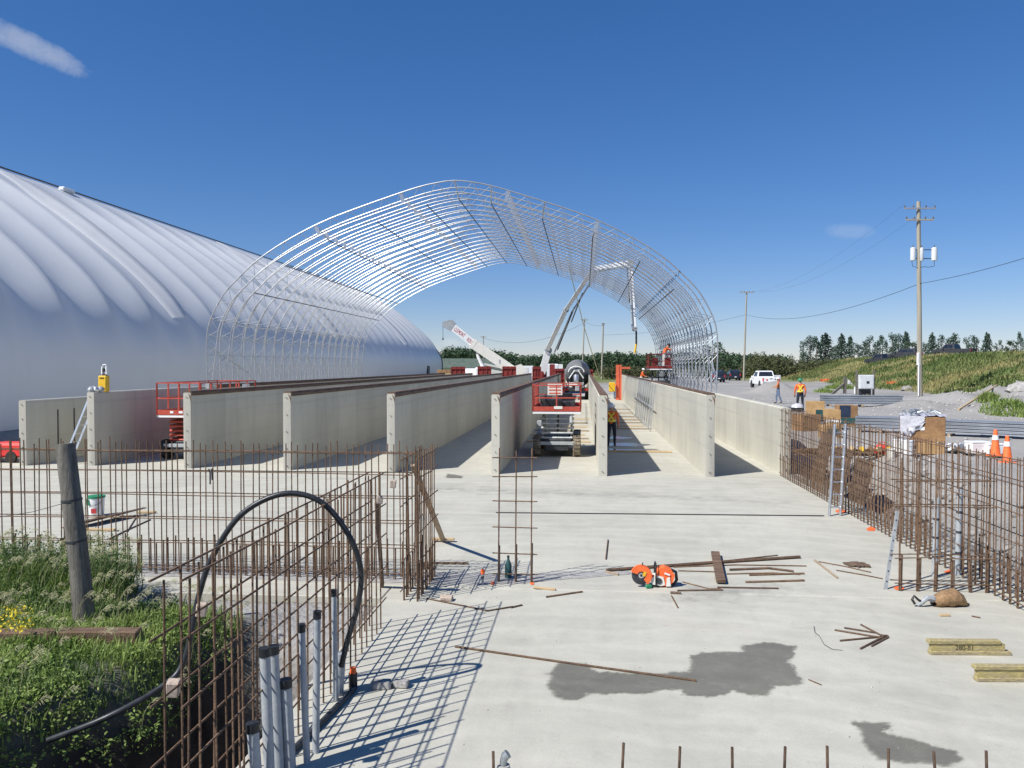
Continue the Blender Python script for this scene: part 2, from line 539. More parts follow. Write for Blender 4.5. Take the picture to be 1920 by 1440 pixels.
M['seed'] = mat('seed_head', (0.42, 0.40, 0.22), (0.58, 0.55, 0.34), scale=3, rough=0.8, fine=0.2, transl=0.4)
M['drygrass'] = mat('dry_grass', (0.31, 0.275, 0.11), (0.42, 0.37, 0.17), scale=0.12, rough=0.85, fine=0.25, fscale=1.5, transl=0.3, c3=(0.17, 0.19, 0.06))
M['hillgrass'] = mat('hill_grass', (0.12, 0.175, 0.05), (0.22, 0.24, 0.085), scale=0.10, rough=0.85, fine=0.3, fscale=1.5, transl=0.3, c3=(0.26, 0.24, 0.10))
M['flower'] = mat('yellow_flower', (0.80, 0.60, 0.03), (0.85, 0.66, 0.05), scale=5, rough=0.7, transl=0.3)


def node_mat(name):
    m = bpy.data.materials.new(name)
    m.use_nodes = True
    nt = m.node_tree
    b = nt.nodes['Principled BSDF']

    def nd(t, **kw):
        n = nt.nodes.new(t)
        for k, v in kw.items():
            setattr(n, k, v)
        return n

    def noise(vec, sc, det=6, rough=.6):
        n = nd('ShaderNodeTexNoise')
        n.inputs['Scale'].default_value = sc
        n.inputs['Detail'].default_value = det
        n.inputs['Roughness'].default_value = rough
        if vec is not None:
            nt.links.new(vec, n.inputs['Vector'])
        return n.outputs['Fac']

    def rng(val, a, b_, c, d):
        n = nd('ShaderNodeMapRange')
        for i, q in zip(('From Min', 'From Max', 'To Min', 'To Max'), (a, b_, c, d)):
            n.inputs[i].default_value = q
        nt.links.new(val, n.inputs['Value'])
        return n.outputs[0]

    def mix(f, a, b_, mode='MIX'):
        n = nd('ShaderNodeMixRGB', blend_type=mode)
        for i, q in ((0, f), (1, a), (2, b_)):
            if isinstance(q, tuple):
                n.inputs[i].default_value = (*q, 1)
            elif isinstance(q, (int, float)):
                n.inputs[i].default_value = q
            else:
                nt.links.new(q, n.inputs[i])
        return n.outputs[0]

    def bump(h, st, dist=.02, prev=None):
        n = nd('ShaderNodeBump')
        n.inputs['Strength'].default_value = st
        n.inputs['Distance'].default_value = dist
        nt.links.new(h, n.inputs['Height'])
        if prev is not None:
            nt.links.new(prev, n.inputs['Normal'])
        return n.outputs[0]

    def mapping(vec, sc):
        n = nd('ShaderNodeMapping')
        n.inputs['Scale'].default_value = sc
        nt.links.new(vec, n.inputs['Vector'])
        return n.outputs[0]
    return m, nt, b, nd, noise, rng, mix, bump, mapping


def make_slab_mat(name, light, dark, wet=False):
    m, nt, b, nd, noise, rng, mix, bump, mapping = node_mat(name)
    vec = nd('ShaderNodeTexCoord').outputs['Object']
    big = noise(vec, 0.22, 4)
    mid = noise(vec, 1.3, 6)
    c = mix(rng(big, .35, .65, 0, 1), light, dark)
    c = mix(rng(mid, .42, .75, 0, .6), c, tuple(q * .78 for q in dark))
    blot = noise(vec, .38, 5, .7)
    c = mix(rng(blot, .50, .72, 0, .7), c, tuple(q * .74 for q in dark))
    tw = noise(mapping(vec, (.5, 5, 1)), 1.2, 5)           # trowel sweeps
    c = mix(rng(tw, .45, .8, 0, .28), c, tuple(q * 1.12 for q in light))
    sp = noise(vec, 55, 3)
    c = mix(rng(sp, .3, .7, .0, .34), c, tuple(q * .6 for q in dark))
    vo = nd('ShaderNodeTexVoronoi')
    vo.inputs['Scale'].default_value = 5.5
    nt.links.new(vec, vo.inputs['Vector'])
    c = mix(rng(vo.outputs['Distance'], .0, .045, .55, 0), c, (0.12, 0.10, 0.085))   # specks of grit
    trk = noise(mapping(vec, (1.6, .10, 1)), 1.0, 4)          # dust tracks along the lanes
    c = mix(rng(trk, .54, .70, 0, .30), c, tuple(q * .74 for q in dark))
    mott = noise(vec, 6.5, 9, .8)
    c = mix(rng(mott, .38, .66, 0, .30), c, tuple(q * .70 for q in dark))
    foot = noise(vec, 3.2, 7, .75)
    c = mix(rng(foot, .56, .74, 0, .6), c, (0.33, 0.305, 0.265))
    rst = noise(mapping(vec, (1, .6, 1)), 2.1, 8, .7)
    c = mix(rng(rst, .66, .76, 0, .4), c, (0.34, 0.24, 0.15))
    wv = nd('ShaderNodeTexWave', wave_type='RINGS', rings_direction='SPHERICAL')
    wv.inputs['Scale'].default_value = .55
    wv.inputs['Distortion'].default_value = 9
    wv.inputs['Detail'].default_value = 3
    wv.inputs['Detail Scale'].default_value = .7
    nt.links.new(vec, wv.inputs['Vector'])
    c = mix(rng(wv.outputs['Fac'], .6, 1, 0, .14), c, tuple(q * 1.1 for q in light))
    warm = noise(vec, .55, 5)
    c = mix(rng(warm, .58, .75, 0, .35), c, (0.50, 0.43, 0.34))
    nt.links.new(c, b.inputs['Base Color'])
    b.inputs['Roughness'].default_value = .6 if wet else .88
    b.inputs['Specular IOR Level'].default_value = .35
    n = bump(noise(vec, 9, 6), .25, .012)
    n = bump(sp, .25, .004, n)
    nt.links.new(n, b.inputs['Normal'])
    return m


M['slab'] = make_slab_mat('slab_concrete', (0.575, 0.55, 0.465), (0.49, 0.47, 0.395))
M['wet'] = make_slab_mat('wet_concrete', (0.245, 0.233, 0.19), (0.185, 0.176, 0.145), wet=True)
M['damp'] = make_slab_mat('damp_concrete', (0.46, 0.445, 0.42), (0.40, 0.385, 0.36))
M['roughstrip'] = mat('rough_laitance', (0.26, 0.25, 0.235), (0.50, 0.48, 0.45), scale=6, rough=0.95, fine=0.3, fscale=40, stretch=(1, 4, 1), bump=1.0, bscale=22)


def make_wall_mat():
    m, nt, b, nd, noise, rng, mix, bump, mapping = node_mat('formed_concrete')
    tc = nd('ShaderNodeTexCoord')
    vec = tc.outputs['Object']
    sx = nd('ShaderNodeSeparateXYZ')
    nt.links.new(vec, sx.inputs[0])
    fl = nd('ShaderNodeMath', operation='DIVIDE')
    nt.links.new(sx.outputs['Y'], fl.inputs[0])
    fl.inputs[1].default_value = 2.44
    fr = nd('ShaderNodeMath', operation='FLOOR')
    nt.links.new(fl.outputs[0], fr.inputs[0])
    oi = nd('ShaderNodeObjectInfo')
    ad = nd('ShaderNodeMath', operation='ADD')
    nt.links.new(fr.outputs[0], ad.inputs[0])
    nt.links.new(oi.outputs['Random'], ad.inputs[1])
    wnz = nd('ShaderNodeTexWhiteNoise', noise_dimensions='1D')
    nt.links.new(ad.outputs[0], wnz.inputs['W'])
    tone = rng(wnz.outputs['Value'], 0, 1, .92, 1.07)
    big = noise(vec, .5, 5)
    c = mix(rng(big, .3, .7, 0, 1), (0.60, 0.575, 0.48), (0.51, 0.49, 0.41))
    st = noise(mapping(vec, (3, 3, .25)), 1.6, 5)           # vertical runs
    c = mix(rng(st, .5, .8, 0, .4), c, (0.33, 0.315, 0.29))
    sp = noise(vec, 30, 3)
    c = mix(rng(sp, .35, .75, 0, .25), c, (0.30, 0.285, 0.265))
    fm = nd('ShaderNodeMath', operation='FRACT')
    nt.links.new(fl.outputs[0], fm.inputs[0])
    sm_ = rng(fm.outputs[0], 0, .016, .75, 0)               # stain along each form joint
    c = mix(sm_, c, (0.27, 0.25, 0.225))
    hz_ = noise(mapping(vec, (1, .05, 4)), 1.0, 4)            # pour lines
    c = mix(rng(hz_, .52, .66, 0, .28), c, (0.36, 0.345, 0.31))
    bg_ = nd('ShaderNodeTexVoronoi')
    bg_.inputs['Scale'].default_value = 9
    nt.links.new(vec, bg_.inputs['Vector'])
    c = mix(rng(bg_.outputs['Distance'], 0, .10, .5, 0), c, (0.20, 0.19, 0.17))   # air voids
    mul = nd('ShaderNodeVectorMath', operation='MULTIPLY')
    nt.links.new(c, mul.inputs[0])
    nt.links.new(tone, mul.inputs[1])
    nt.links.new(mul.outputs[0], b.inputs['Base Color'])
    b.inputs['Roughness'].default_value = .85
    b.inputs['Specular IOR Level'].default_value = .3
    nt.links.new(bump(noise(vec, 14, 6), .2, .01), b.inputs['Normal'])
    return m


M['wall'] = make_wall_mat()


def make_ground_mat():
    m, nt, b, nd, noise, rng, mix, bump, mapping = node_mat('site_ground')
    vec = nd('ShaderNodeTexCoord').outputs['Object']
    at_ = nd('ShaderNodeAttribute', attribute_name='mask')
    sep = nd('ShaderNodeSeparateColor')
    nt.links.new(at_.outputs['Color'], sep.inputs[0])
    big = noise(vec, .12, 6)
    g = mix(rng(big, .35, .65, 0, 1), (0.22, 0.21, 0.195), (0.37, 0.35, 0.32))
    trk = noise(mapping(vec, (1.2, .12, 1)), 1.1, 5)
    g = mix(rng(trk, .48, .68, 0, .45), g, (0.42, 0.40, 0.37))
    fine = noise(vec, 9, 6)
    g = mix(rng(fine, .35, .7, 0, .55), g, (0.17, 0.165, 0.155))
    peb = nd('ShaderNodeTexVoronoi')
    peb.inputs['Scale'].default_value = 14
    nt.links.new(vec, peb.inputs['Vector'])
    g = mix(rng(peb.outputs['Distance'], .1, .6, .0, .35), g, (0.44, 0.42, 0.40))
    gr = mix(rng(noise(vec, .09, 6), .38, .62, 0, 1), (0.12, 0.16, 0.05), (0.28, 0.25, 0.11))
    gr = mix(rng(noise(vec, 1.2, 5), .4, .7, 0, .5), gr, (0.04, 0.075, 0.02))
    so = mix(rng(noise(vec, 2.5, 6), .35, .65, 0, 1), (0.02, 0.017, 0.014), (0.06, 0.05, 0.041))
    c = mix(sep.outputs['Red'], g, gr)
    c = mix(sep.outputs['Green'], c, so)
    nt.links.new(c, b.inputs['Base Color'])
    b.inputs['Roughness'].default_value = .95
    b.inputs['Specular IOR Level'].default_value = .15
    n = bump(fine, .7, .05)
    n = bump(peb.outputs['Distance'], .5, .03, n)
    nt.links.new(n, b.inputs['Normal'])
    return m


M['ground'] = make_ground_mat()


def make_fabric(name, base, transl):
    m, nt, b, nd, noise, rng, mix, bump, mapping = node_mat(name)
    vec = nd('ShaderNodeTexCoord').outputs['Object']
    c = mix(rng(noise(vec, .15, 5), .35, .7, 0, .5), base, tuple(q * .9 for q in base))
    st = noise(mapping(vec, (1, .8, .08)), .9, 5)
    c = mix(rng(st, .5, .85, 0, .3), c, tuple(q * .8 for q in base))
    nt.links.new(c, b.inputs['Base Color'])
    b.inputs['Roughness'].default_value = .38
    b.inputs['Specular IOR Level'].default_value = .5
    tr = nd('ShaderNodeBsdfTranslucent')
    nt.links.new(c, tr.inputs['Color'])
    ms = nd('ShaderNodeMixShader')
    ms.inputs['Fac'].default_value = transl
    nt.links.new(b.outputs[0], ms.inputs[1])
    nt.links.new(tr.outputs[0], ms.inputs[2])
    nt.links.new(ms.outputs[0], nt.nodes['Material Output'].inputs['Surface'])
    return m


M['fabric'] = make_fabric('white_membrane', (0.80, 0.815, 0.83), 0.25)
M['fabriclight'] = make_fabric('translucent_strip', (0.90, 0.90, 0.90), 0.42)

# ================================================================== LARGE STRUCTURE
def nz(x, y, s, seed=0.0):
    return mnoise.noise(Vector((x * s + seed, y * s - seed * 1.7, seed)))


def seg_side(x, y):
    """distance of a point behind the toe of the grass hill (right of the site)"""
    ax, ay, bx, by = 32.0, 58.0, 55.0, 172.0
    dx, dy = bx - ax, by - ay
    L = math.hypot(dx, dy)
    return ((x - ax) * dy - (y - ay) * dx) / L


MOUNDS = [(25, 41.5, 1.9, .4), (28, 44, 2.4, .6), (31, 47.5, 2.4, .7), (24.5, 48, 2.0, .35), (29, 53, 2.8, .55), (34, 55, 3.0, .75), (24.5, 57.5, 2.2, .35), (37, 58, 3.0, .7), (23.5, 71, 2.2, .9)]


def hill_h(x, y):
    d = seg_side(x, y) + 2.0 * nz(x, y, .05, 3)
    k = S((y - 57 + 2 * nz(x, y, .1, 5)) / 11)
    h = min(3.7, 2.6 + max(0.0, (235 - y)) / 68 * 1.2) * S(d / 17) * k
    h += 0.35 * nz(x, y, .16, 1) * S(d / 6) * k + .15 * nz(x, y, .5, 2) * S(d / 4) * k
    return h, S((d - 1) / 2.0) * S((y - 57) / 3)


def terrain(v, u):
    """height, grass, soil at a grid point"""
    p = W(v, u)
    x, y = p.x, p.y
    n1 = nz(x, y, .25, 9) * .07 + nz(x, y, .9, 4) * .035
    z, grass, soil = 0.55 + n1, 0.0, 0.0
    far = S((u - 110) / 40)
    grass = max(grass, far)
    if v > 6.5:
        z = 0.8 + n1
        hh, hg = hill_h(x, y)
        z += hh
        grass = max(grass * S((v - 24) / 6) if u < 200 else grass, hg)
        for mx, my, mr, mh in MOUNDS:
            q = ((x - mx) ** 2 + (y - my) ** 2) / mr ** 2
            if q < 6:
                z += 1.35 * mh * math.exp(-q * 1.3) * (1 + .35 * nz(x, y, .7, 7) + .2 * nz(x, y, 1.9, 8))
        if u < 27:      # earth bank behind the rebar wall
            k = S((v - 6.75) / 2.3)
            t = S((27 - u) / 2)
            lump = (.12 * nz(x, y, 1.6, 6) + .08 * nz(x, y, 3.1, 8)) * S((v - 6.8) / .6)
            z = z * (1 - t) + t * (-.45 + (z + .45) * k + lump)
            soil = max(soil, .45 * t * (1 - k) * (.6 + .8 * max(0, nz(x, y, .7, 2))))
    inside = -23.0 < v < 6.5 and 4.6 < u < 95.8
    corner = v < -2.8 and u < 11.2
    if inside and not corner:
        z, grass, soil = -0.45, 0, 0
    elif corner or u <= 4.6:
        # grass bank at the left, trench beside the slab, gravel shoulder along the slab
        edge = -4.9 + .65 * S((u - 5.5) / 3.2) + .22 * nz(x, y, .8, 11) + .12 * nz(x, y, 2.3, 12)
        bank = 0.16 + .10 * nz(x, y, .45, 13) + .05 * nz(x, y, 1.6, 14) + .12 * S((-v - 6) / 5)
        end = 9.0 + .25 * nz(x, y, .9, 15)
        pit = -1.6 + .12 * nz(x, y, 1.5, 16)
        shoulder = -0.10 + .05 * nz(x, y, 1.3, 17)
        kb = S((edge - v) / .95 + .5)
        ke = S((u - end) / 1.3 + .3)
        low = pit * (1 - ke) + shoulder * ke
        ks = S((u - 9.5 - 1.5 * S((-v - 6.0) / .8) - .12 * nz(x, y, 1.1, 20) * 4) / 1.0)
        top = bank * (1 - ks) + shoulder * ks
        z = low * (1 - kb) + top * kb
        grass = kb * (1 - ks) * .55
        soil = (1 - kb) * (1 - ke) + (.45 * kb + .55 * (1 - abs(2 * kb - 1))) * (1 - ks)
        if v > -2.8 and u <= 4.6:
            z, grass, soil = -1.0, 0, .8
    return z, min(1, grass), min(1, soil)


def spaced(segs):
    out = []
    for a, b, s in segs:
        n = max(1, int(round((b - a) / s)))
        out += [a + (b - a) * i / n for i in range(n)]
    out.append(segs[-1][1])
    return out


vl = spaced([(-900, -300, 60), (-300, -60, 15), (-60, -24, 4), (-24, -12, 1.0), (-12, -7, .4), (-7, -2.5, .14), (-2.5, 6.4, 1.1),
             (6.4, 10, .2), (10, 20, .5), (20, 60, .55), (60, 100, 3), (100, 300, 14), (300, 900, 60)])
ul = spaced([(-40, 2, 3), (2, 12, .15), (12, 28, .5), (28, 80, .6), (80, 180, 3), (180, 500, 16), (500, 1800, 90)])
gm = MB()
rows, masks = [], []
for u in ul:
    r_ = []
    for v in vl:
        z, g, s = terrain(v, u)
        r_.append(W(v, u, z))
        masks.append((g, s, 0, 1))
    rows.append(r_)
gm.grid(rows)
ground = gm.build('ground', M['ground'], smooth='all')
ca = ground.data.color_attributes.new('mask', 'FLOAT_COLOR', 'POINT')
ca.data.foreach_set('color', [c for m_ in masks for c in m_])
setp(ground, kind='structure')

# ---- the poured slab, in panels with saw-cut joints between them
slab = bpy.data.objects.new('slab', None)
COL.objects.link(slab)
slab.rotation_euler = (0, 0, -AXIS)
setp(slab, 'pale poured concrete slab in large panels', kind='structure')
for (v0, v1, u0, u1) in ((-2.85, 6.55, 4.7, 11.735), (-23.0, -2.862, 11.12, 11.735), (-23.0, 6.55, 11.755, 17.70), (-23.0, 6.55, 17.725, 22.43),
                         (-23.0, 6.55, 22.455, 58.0), (-23.0, 6.55, 58.012, 95.6)):
    MB().box(((v0 + v1) / 2, (u0 + u1) / 2, -.20), (v1 - v0, u1 - u0, .40), bev=.012).build('slab_panel', M['slab'], slab)


def outline_sheet(name, pts, m, parent, z=.004, rough=.05, sub=8, seed=1):
    """a thin sheet with a ragged outline; pts are world points on the slab"""
    out = []
    n = len(pts)
    for i in range(n):
        a, b = Vector(pts[i]), Vector(pts[(i + 1) % n])
        for k in range(sub):
            p = a.lerp(b, k / sub)
            j = rough * (mnoise.noise(Vector((p.x * 4 + seed, p.y * 4, seed))) + .6 * mnoise.noise(Vector((p.x * 14 + seed, p.y * 14, seed))) + .35 * mnoise.noise(Vector((p.x * 40, p.y * 40, seed))))
            j2 = rough * (mnoise.noise(Vector((p.x * 4, p.y * 4 + 9, seed))) + .6 * mnoise.noise(Vector((p.x * 14, p.y * 14 + 9, seed))) + .35 * mnoise.noise(Vector((p.x * 40, p.y * 40 + 5, seed))))
            v, u = VU((p.x + j, p.y + j2))
            out.append((v, u, z))
    import bmesh
    bm = bmesh.new()
    f = bm.faces.new([bm.verts.new(q) for q in out])
    bmesh.ops.triangulate(bm, faces=[f])
    me = bpy.data.meshes.new(name)
    bm.to_mesh(me)
    bm.free()
    me.materials.append(m)
    for p_ in me.polygons:
        if p_.normal.z < 0:
            me.flip_normals()
            break
    return link(name, me, parent)


def stain_sheet(name, pts, m, parent, step=.03, feather=.035, rough=.08, seed=1, strength=1.0, z=.004):
    """a stain lying on the slab whose edge fades out unevenly (its cover is kept per vertex)"""
    P = [VU(p) for p in pts]
    v0, v1 = min(p[0] for p in P) - .15 - feather, max(p[0] for p in P) + .15 + feather
    u0, u1 = min(p[1] for p in P) - .15 - feather, max(p[1] for p in P) + .15 + feather

    def sd(v, u):
        d, inside = 9.0, False
        for k in range(len(P)):
            (a0, b0), (a1, b1) = P[k], P[(k + 1) % len(P)]
            dx, dy = a1 - a0, b1 - b0
            f = max(0, min(1, ((v - a0) * dx + (u - b0) * dy) / (dx * dx + dy * dy + 1e-12)))
            d = min(d, math.hypot(v - a0 - dx * f, u - b0 - dy * f))
            if (b0 > u) != (b1 > u) and v < (a1 - a0) * (u - b0) / (b1 - b0) + a0:
                inside = not inside
        return d if inside else -d
    nu, nv = int((u1 - u0) / step) + 1, int((v1 - v0) / step) + 1
    idx, vs, cov, fs = {}, [], [], []
    for a in range(nv + 1):
        for b in range(nu + 1):
            v, u = v0 + a * step, u0 + b * step
            n_ = mnoise.noise(Vector((v * 4, u * 4, seed))) + .6 * mnoise.noise(Vector((v * 11, u * 11, seed + 3))) + .7 * mnoise.noise(Vector((v * 24, u * 24, seed + 5)))
            c = S((sd(v, u) + rough * n_) / feather * .5 + .5 - (.5 if feather > .3 else 0))
            c *= strength * (.80 + .22 * mnoise.noise(Vector((v * 2.3, u * 2.3, seed + 9))) + .16 * mnoise.noise(Vector((v * 9, u * 9, seed + 2))) + .10 * mnoise.noise(Vector((v * 30, u * 30, seed + 4))))
            idx[(a, b)] = len(vs)
            vs.append((v, u, z))
            cov.append(max(0.0, min(1.0, c)))
    for a in range(nv):
        for b in range(nu):
            q = (idx[(a, b)], idx[(a + 1, b)], idx[(a + 1, b + 1)], idx[(a, b + 1)])
            if max(cov[k] for k in q) > .004:
                fs.append(q)
    used = sorted({k for q in fs for k in q})
    re_ = {k: i for i, k in enumerate(used)}
    me = bpy.data.meshes.new(name)
    me.from_pydata([vs[k] for k in used], [], [tuple(re_[k] for k in q) for q in fs])
    at_ = me.attributes.new('cover', 'FLOAT', 'POINT')
    at_.data.foreach_set('value', [cov[k] for k in used])
    me.materials.append(m)
    return link(name, me, parent)


def add_cover(m):
    nt = m.node_tree
    b = nt.nodes['Principled BSDF']
    a = nt.nodes.new('ShaderNodeAttribute')
    a.attribute_name = 'cover'
    nt.links.new(a.outputs['Fac'], b.inputs['Alpha'])


add_cover(M['wet'])
add_cover(M['damp'])
wet1 = [(1048, 1242), (1100, 1247), (1120, 1262), (1220, 1264), (1292, 1258), (1300, 1230), (1322, 1225), (1390, 1222), (1396, 1210), (1450, 1206), (1488, 1212),
        (1490, 1228), (1480, 1240), (1488, 1262), (1505, 1275), (1500, 1284), (1450, 1287), (1440, 1302), (1410, 1303), (1375, 1296), (1340, 1306),
        (1290, 1303), (1278, 1293), (1235, 1294), (1212, 1301), (1150, 1300), (1105, 1301), (1070, 1311), (1042, 1307), (1028, 1285), (1030, 1268)]
wet2 = [(1602, 1356), (1660, 1356), (1672, 1362), (1655, 1372), (1715, 1390), (1790, 1410), (1798, 1425), (1775, 1433), (1705, 1430), (1650, 1424), (1625, 1398), (1612, 1370)]
wet3 = [(838, 888), (868, 893), (864, 897), (838, 896)]
for i, q in enumerate((wet1, wet2, wet3)):
    o = stain_sheet('wet_patch', [G(*p) for p in q], M['wet'], slab, rough=.05, seed=i * 3 + 1)
    o['label'] = ['large dark wet patch with a long arm across the slab', 'dark wet patch at the front edge of the slab', 'small damp mark before the concrete walls'][i]
damp = [(1205, 1105), (1290, 1092), (1400, 1085), (1510, 1090), (1530, 1110), (1440, 1125), (1330, 1140), (1240, 1135)]
o = stain_sheet('damp_patch', [G(*p) for p in damp], M['damp'], slab, step=.06, feather=.6, rough=.35, seed=8, strength=.75)
o['label'] = 'dusty grey smudge round the cut bars'
o = stain_sheet('damp_patch', [G(*p) for p in ((700, 905), (1000, 912), (1300, 925), (1500, 940), (1480, 950), (1100, 935), (750, 925))], M['damp'], slab, step=.12, feather=.9, rough=.6, seed=18, strength=.5)
o['label'] = 'long faint dirty band before the walls'
# rough, un-trowelled concrete under the cross wall
strip = [W(-12.5, 11.95), W(-6, 11.92), W(-2.2, 11.85), W(-.9, 12.05), W(.8, 12.75), W(.7, 12.95), W(-1.2, 12.55), W(-2.6, 12.55), W(-12.5, 12.6)]
outline_sheet('rough_strip', strip, M['roughstrip'], slab, rough=.06, seed=5, sub=16)
# puddle lying in the lane between the two right-hand walls
puds = ([W(.9, 30.9), W(2.3, 31.0), W(3.1, 31.2), W(2.8, 32.1), W(1.6, 31.9), W(.9, 32.0)], [W(.9, 33.2), W(2.2, 33.0), W(2.9, 33.8), W(2.0, 34.6), W(1.0, 34.3)], [W(1.0, 36.6), W(1.7, 36.2), W(2.3, 37), W(1.4, 37.8)])
M['puddle'] = mat('puddle_water', (0.10, 0.095, 0.085), (0.14, 0.13, 0.115), scale=1, rough=0.16, spec=0.35, fine=0)
for i, q in enumerate(puds):
    outline_sheet('puddle', q, M['puddle'], slab, rough=.16, seed=12 + i)

# ---- cast concrete walls
WALLS = [(-18.48, 24.85, 92, 2.16, 'outermost low concrete wall at the far left, bare top'),
         (-16.23, 25.05, 92, 2.43, 'concrete wall with the yellow case standing on its front end'),
         (-12.72, 24.68, 90, 2.44, 'concrete wall just right of the red scissor lift at the left'),
         (-9.36, 24.55, 90, 2.44, 'concrete wall third left of the grey-armed scissor lift'),
         (-5.94, 24.25, 89, 2.44, 'concrete wall second left of the grey-armed scissor lift'),
         (-2.68, 24.18, 88, 2.43, 'concrete wall directly left of the grey-armed scissor lift'),
         (0.57, 24.0, 88, 2.42, 'narrowly seen concrete wall directly right of the grey-armed scissor lift'),
         (3.74, 24.15, 88, 2.44, 'sunlit concrete wall with steel struts leaning on its face'),
         (6.12, 24.85, 92, 2.03, 'outer low concrete wall carrying the right feet of the arches')]
for i, (v, u0, u1, h, lab) in enumerate(WALLS):
    t = thing('concrete_wall', lab, 'wall', W(v, u0, 0), -AXIS, 'parallel concrete bay walls')
    L = u1 - u0
    w = .125
    low = i in (0, 8)
    MB().prism([(-w, -.3), (w, -.3), (w, h - .03), (w - .03, h), (-w + .03, h), (-w, h - .03)], 0, L, 'y').build('wall_body', M['wall'], t)
    if not low:
        s0 = 9.0 if i == 1 else .02
        m_ = MB()
        m_.prism([(-.105, h + .003), (w - .028, h + .003), (w + .003, h - .028), (w + .003, h - .10), (w + .028, h - .10), (w + .028, h - .015), (w - .01, h + .05), (-.105, h + .05)], s0, L, 'y')
        m_.build('top_plate', M['capwood'], t)
        if i != 1:
            MB().prism([(w - .09, h - .02), (w + .01, h - .14), (w + .01, h - .33), (w - .02, h - .20)], -.012, -.001, 'y').build('corner_strip', M['capwood'], t)
    for k in range(5):
        z = .12 + k * (h - .28) / 4
        MB().beam((-.035 + .02 * (k % 2), -.012, z + .03), (.03, -.004, z - .03), .016, .016).build('form_tie', M['darksteel'], t)
    if i == 7:
        # vertical joint and grout streak, small tie stubs down the near part of the face
        for k in range(6):
            MB().box((-.128, 1.6 + k * 2.44, 1.22), (.012, .03, 2.2)).build('panel_seam', M['wall'], t)
    if i == 0:
        for k in range(2):
            MB().box((w + .006, 1.6 + k * .9, 1.1), (.02, .05, 1.35)).build('seam_strip', M['darksteel'], t)

# ---- the new building's frame: double-tube arches on the two outer walls
ARC_V, ARC_U, ARC_N, ARC_STEP = -6.15, 37.8, 19, 1.45
HALF = [(12.25, 2.05), (12.3, 3.2), (12.3, 4.6), (12.1, 5.55), (11.45, 6.75), (10.75, 7.5), (9.75, 8.4), (8.35, 9.3), (6.5, 10.22), (4.5, 10.95), (2.0, 11.75), (0.9, 12.0), (0.0, 12.1)]


def smooth_poly(pts, n):
    """Catmull-Rom through 2-D points, resampled evenly"""
    P = [Vector((a, b, 0)) for a, b in pts]
    P = [P[0] * 2 - P[1]] + P + [P[-1] * 2 - P[-2]]
    out = []
    for i in range(1, len(P) - 2):
        for k in range(10):
            t = k / 10
            out.append(.5 * ((2 * P[i]) + (P[i + 1] - P[i - 1]) * t + (2 * P[i - 1] - 5 * P[i] + 4 * P[i + 1] - P[i + 2]) * t * t
                             + (3 * P[i] - P[i - 1] - 3 * P[i + 1] + P[i + 2]) * t ** 3))
    out.append(P[-2])
    d = [0]
    for a, b in zip(out, out[1:]):
        d.append(d[-1] + (b - a).length)
    res, j = [], 0
    for k in range(n):
        s = d[-1] * k / (n - 1)
        while j < len(d) - 2 and d[j + 1] < s:
            j += 1
        f = (s - d[j]) / max(1e-9, d[j + 1] - d[j])
        res.append(out[j].lerp(out[j + 1], f))
    return res


full = [(-a, b) for a, b in HALF] + [(a, b) for a, b in reversed(HALF[:-1])]
outer = smooth_poly(full, 81)
inner = []
for i, p in enumerate(outer):
    t_ = (outer[min(i + 1, 80)] - outer[max(i - 1, 0)]).normalized()
    nrm = Vector((t_.y, -t_.x, 0))
    hgt = p.y
    inner.append(p + nrm * (.24 + .30 * S((hgt - 2.1) / 2.6)))
to3 = lambda p: Vector((p.x, 0, p.y))
me_outer = MB().tube([to3(p) for p in outer], .032, 6).mesh('outer_chord', M['galv'], True)
me_inner = MB().tube([to3(p) for p in inner], .027, 6).mesh('inner_chord', M['galv'], True)
wb = MB()
for i in range(0, 80, 2):
    wb.bar(to3(outer[i]), to3(inner[min(i + 1, 80)]), .013, 4, cap=False)
    wb.bar(to3(inner[min(i + 1, 80)]), to3(outer[min(i + 2, 80)]), .013, 4, cap=False)
me_web = wb.mesh('web', M['galv'])
SPLICE = (14, 24, 34, 46, 56, 66)
me_plate = []
for s_ in SPLICE:
    a, b = to3(outer[s_]), to3(inner[s_])
    me_plate.append(MB().beam(a + (a - b) * .06, b + (b - a) * .06, .02, .17, up=(1, 0, .4)).mesh('splice_plate', M['galvpanel']))
frame = thing('arch_frame', 'open frame of silver tube arches standing over the concrete bays', 'building frame', W(ARC_V, ARC_U, 0), -AXIS)
for k in range(ARC_N):
    a = link('truss_arch', me_outer, frame, (0, k * ARC_STEP, 0))
    link('inner_chord', me_inner, a)
    link('web', me_web, a)
    for mp_ in me_plate:
        link('splice_plate', mp_, a)
    for s_ in (0, 80):
        q = to3((outer[s_] + inner[s_]) / 2)
        MB().box((q.x, 0, q.z - .015), (.36, .22, .03)).build('base_plate', M['galv'], a)
Lp = (ARC_N - 1) * ARC_STEP
for s_ in (8, 13, 18, 24, 30, 36, 40, 44, 50, 56, 62, 67, 72):
    p = to3(inner[s_])
    q = (to3(inner[s_]) - to3(outer[s_])).normalized()
    m_ = MB()
    m_.tube([p + q * .05 + Vector((0, y_, 0)) for y_ in (ARC_STEP * .92, Lp * .5, Lp)], .026, 5)
    m_.build('purlin', M['darksteel'] if s_ not in (8, 72) else M['galv'], frame)
    if s_ in (24, 40, 44, 50, 56):
        MB().bar(p + q * .05 + Vector((0, ARC_STEP, 0)), to3(outer[s_]), .03, 5).build('purlin_strut', M['galv'], frame)
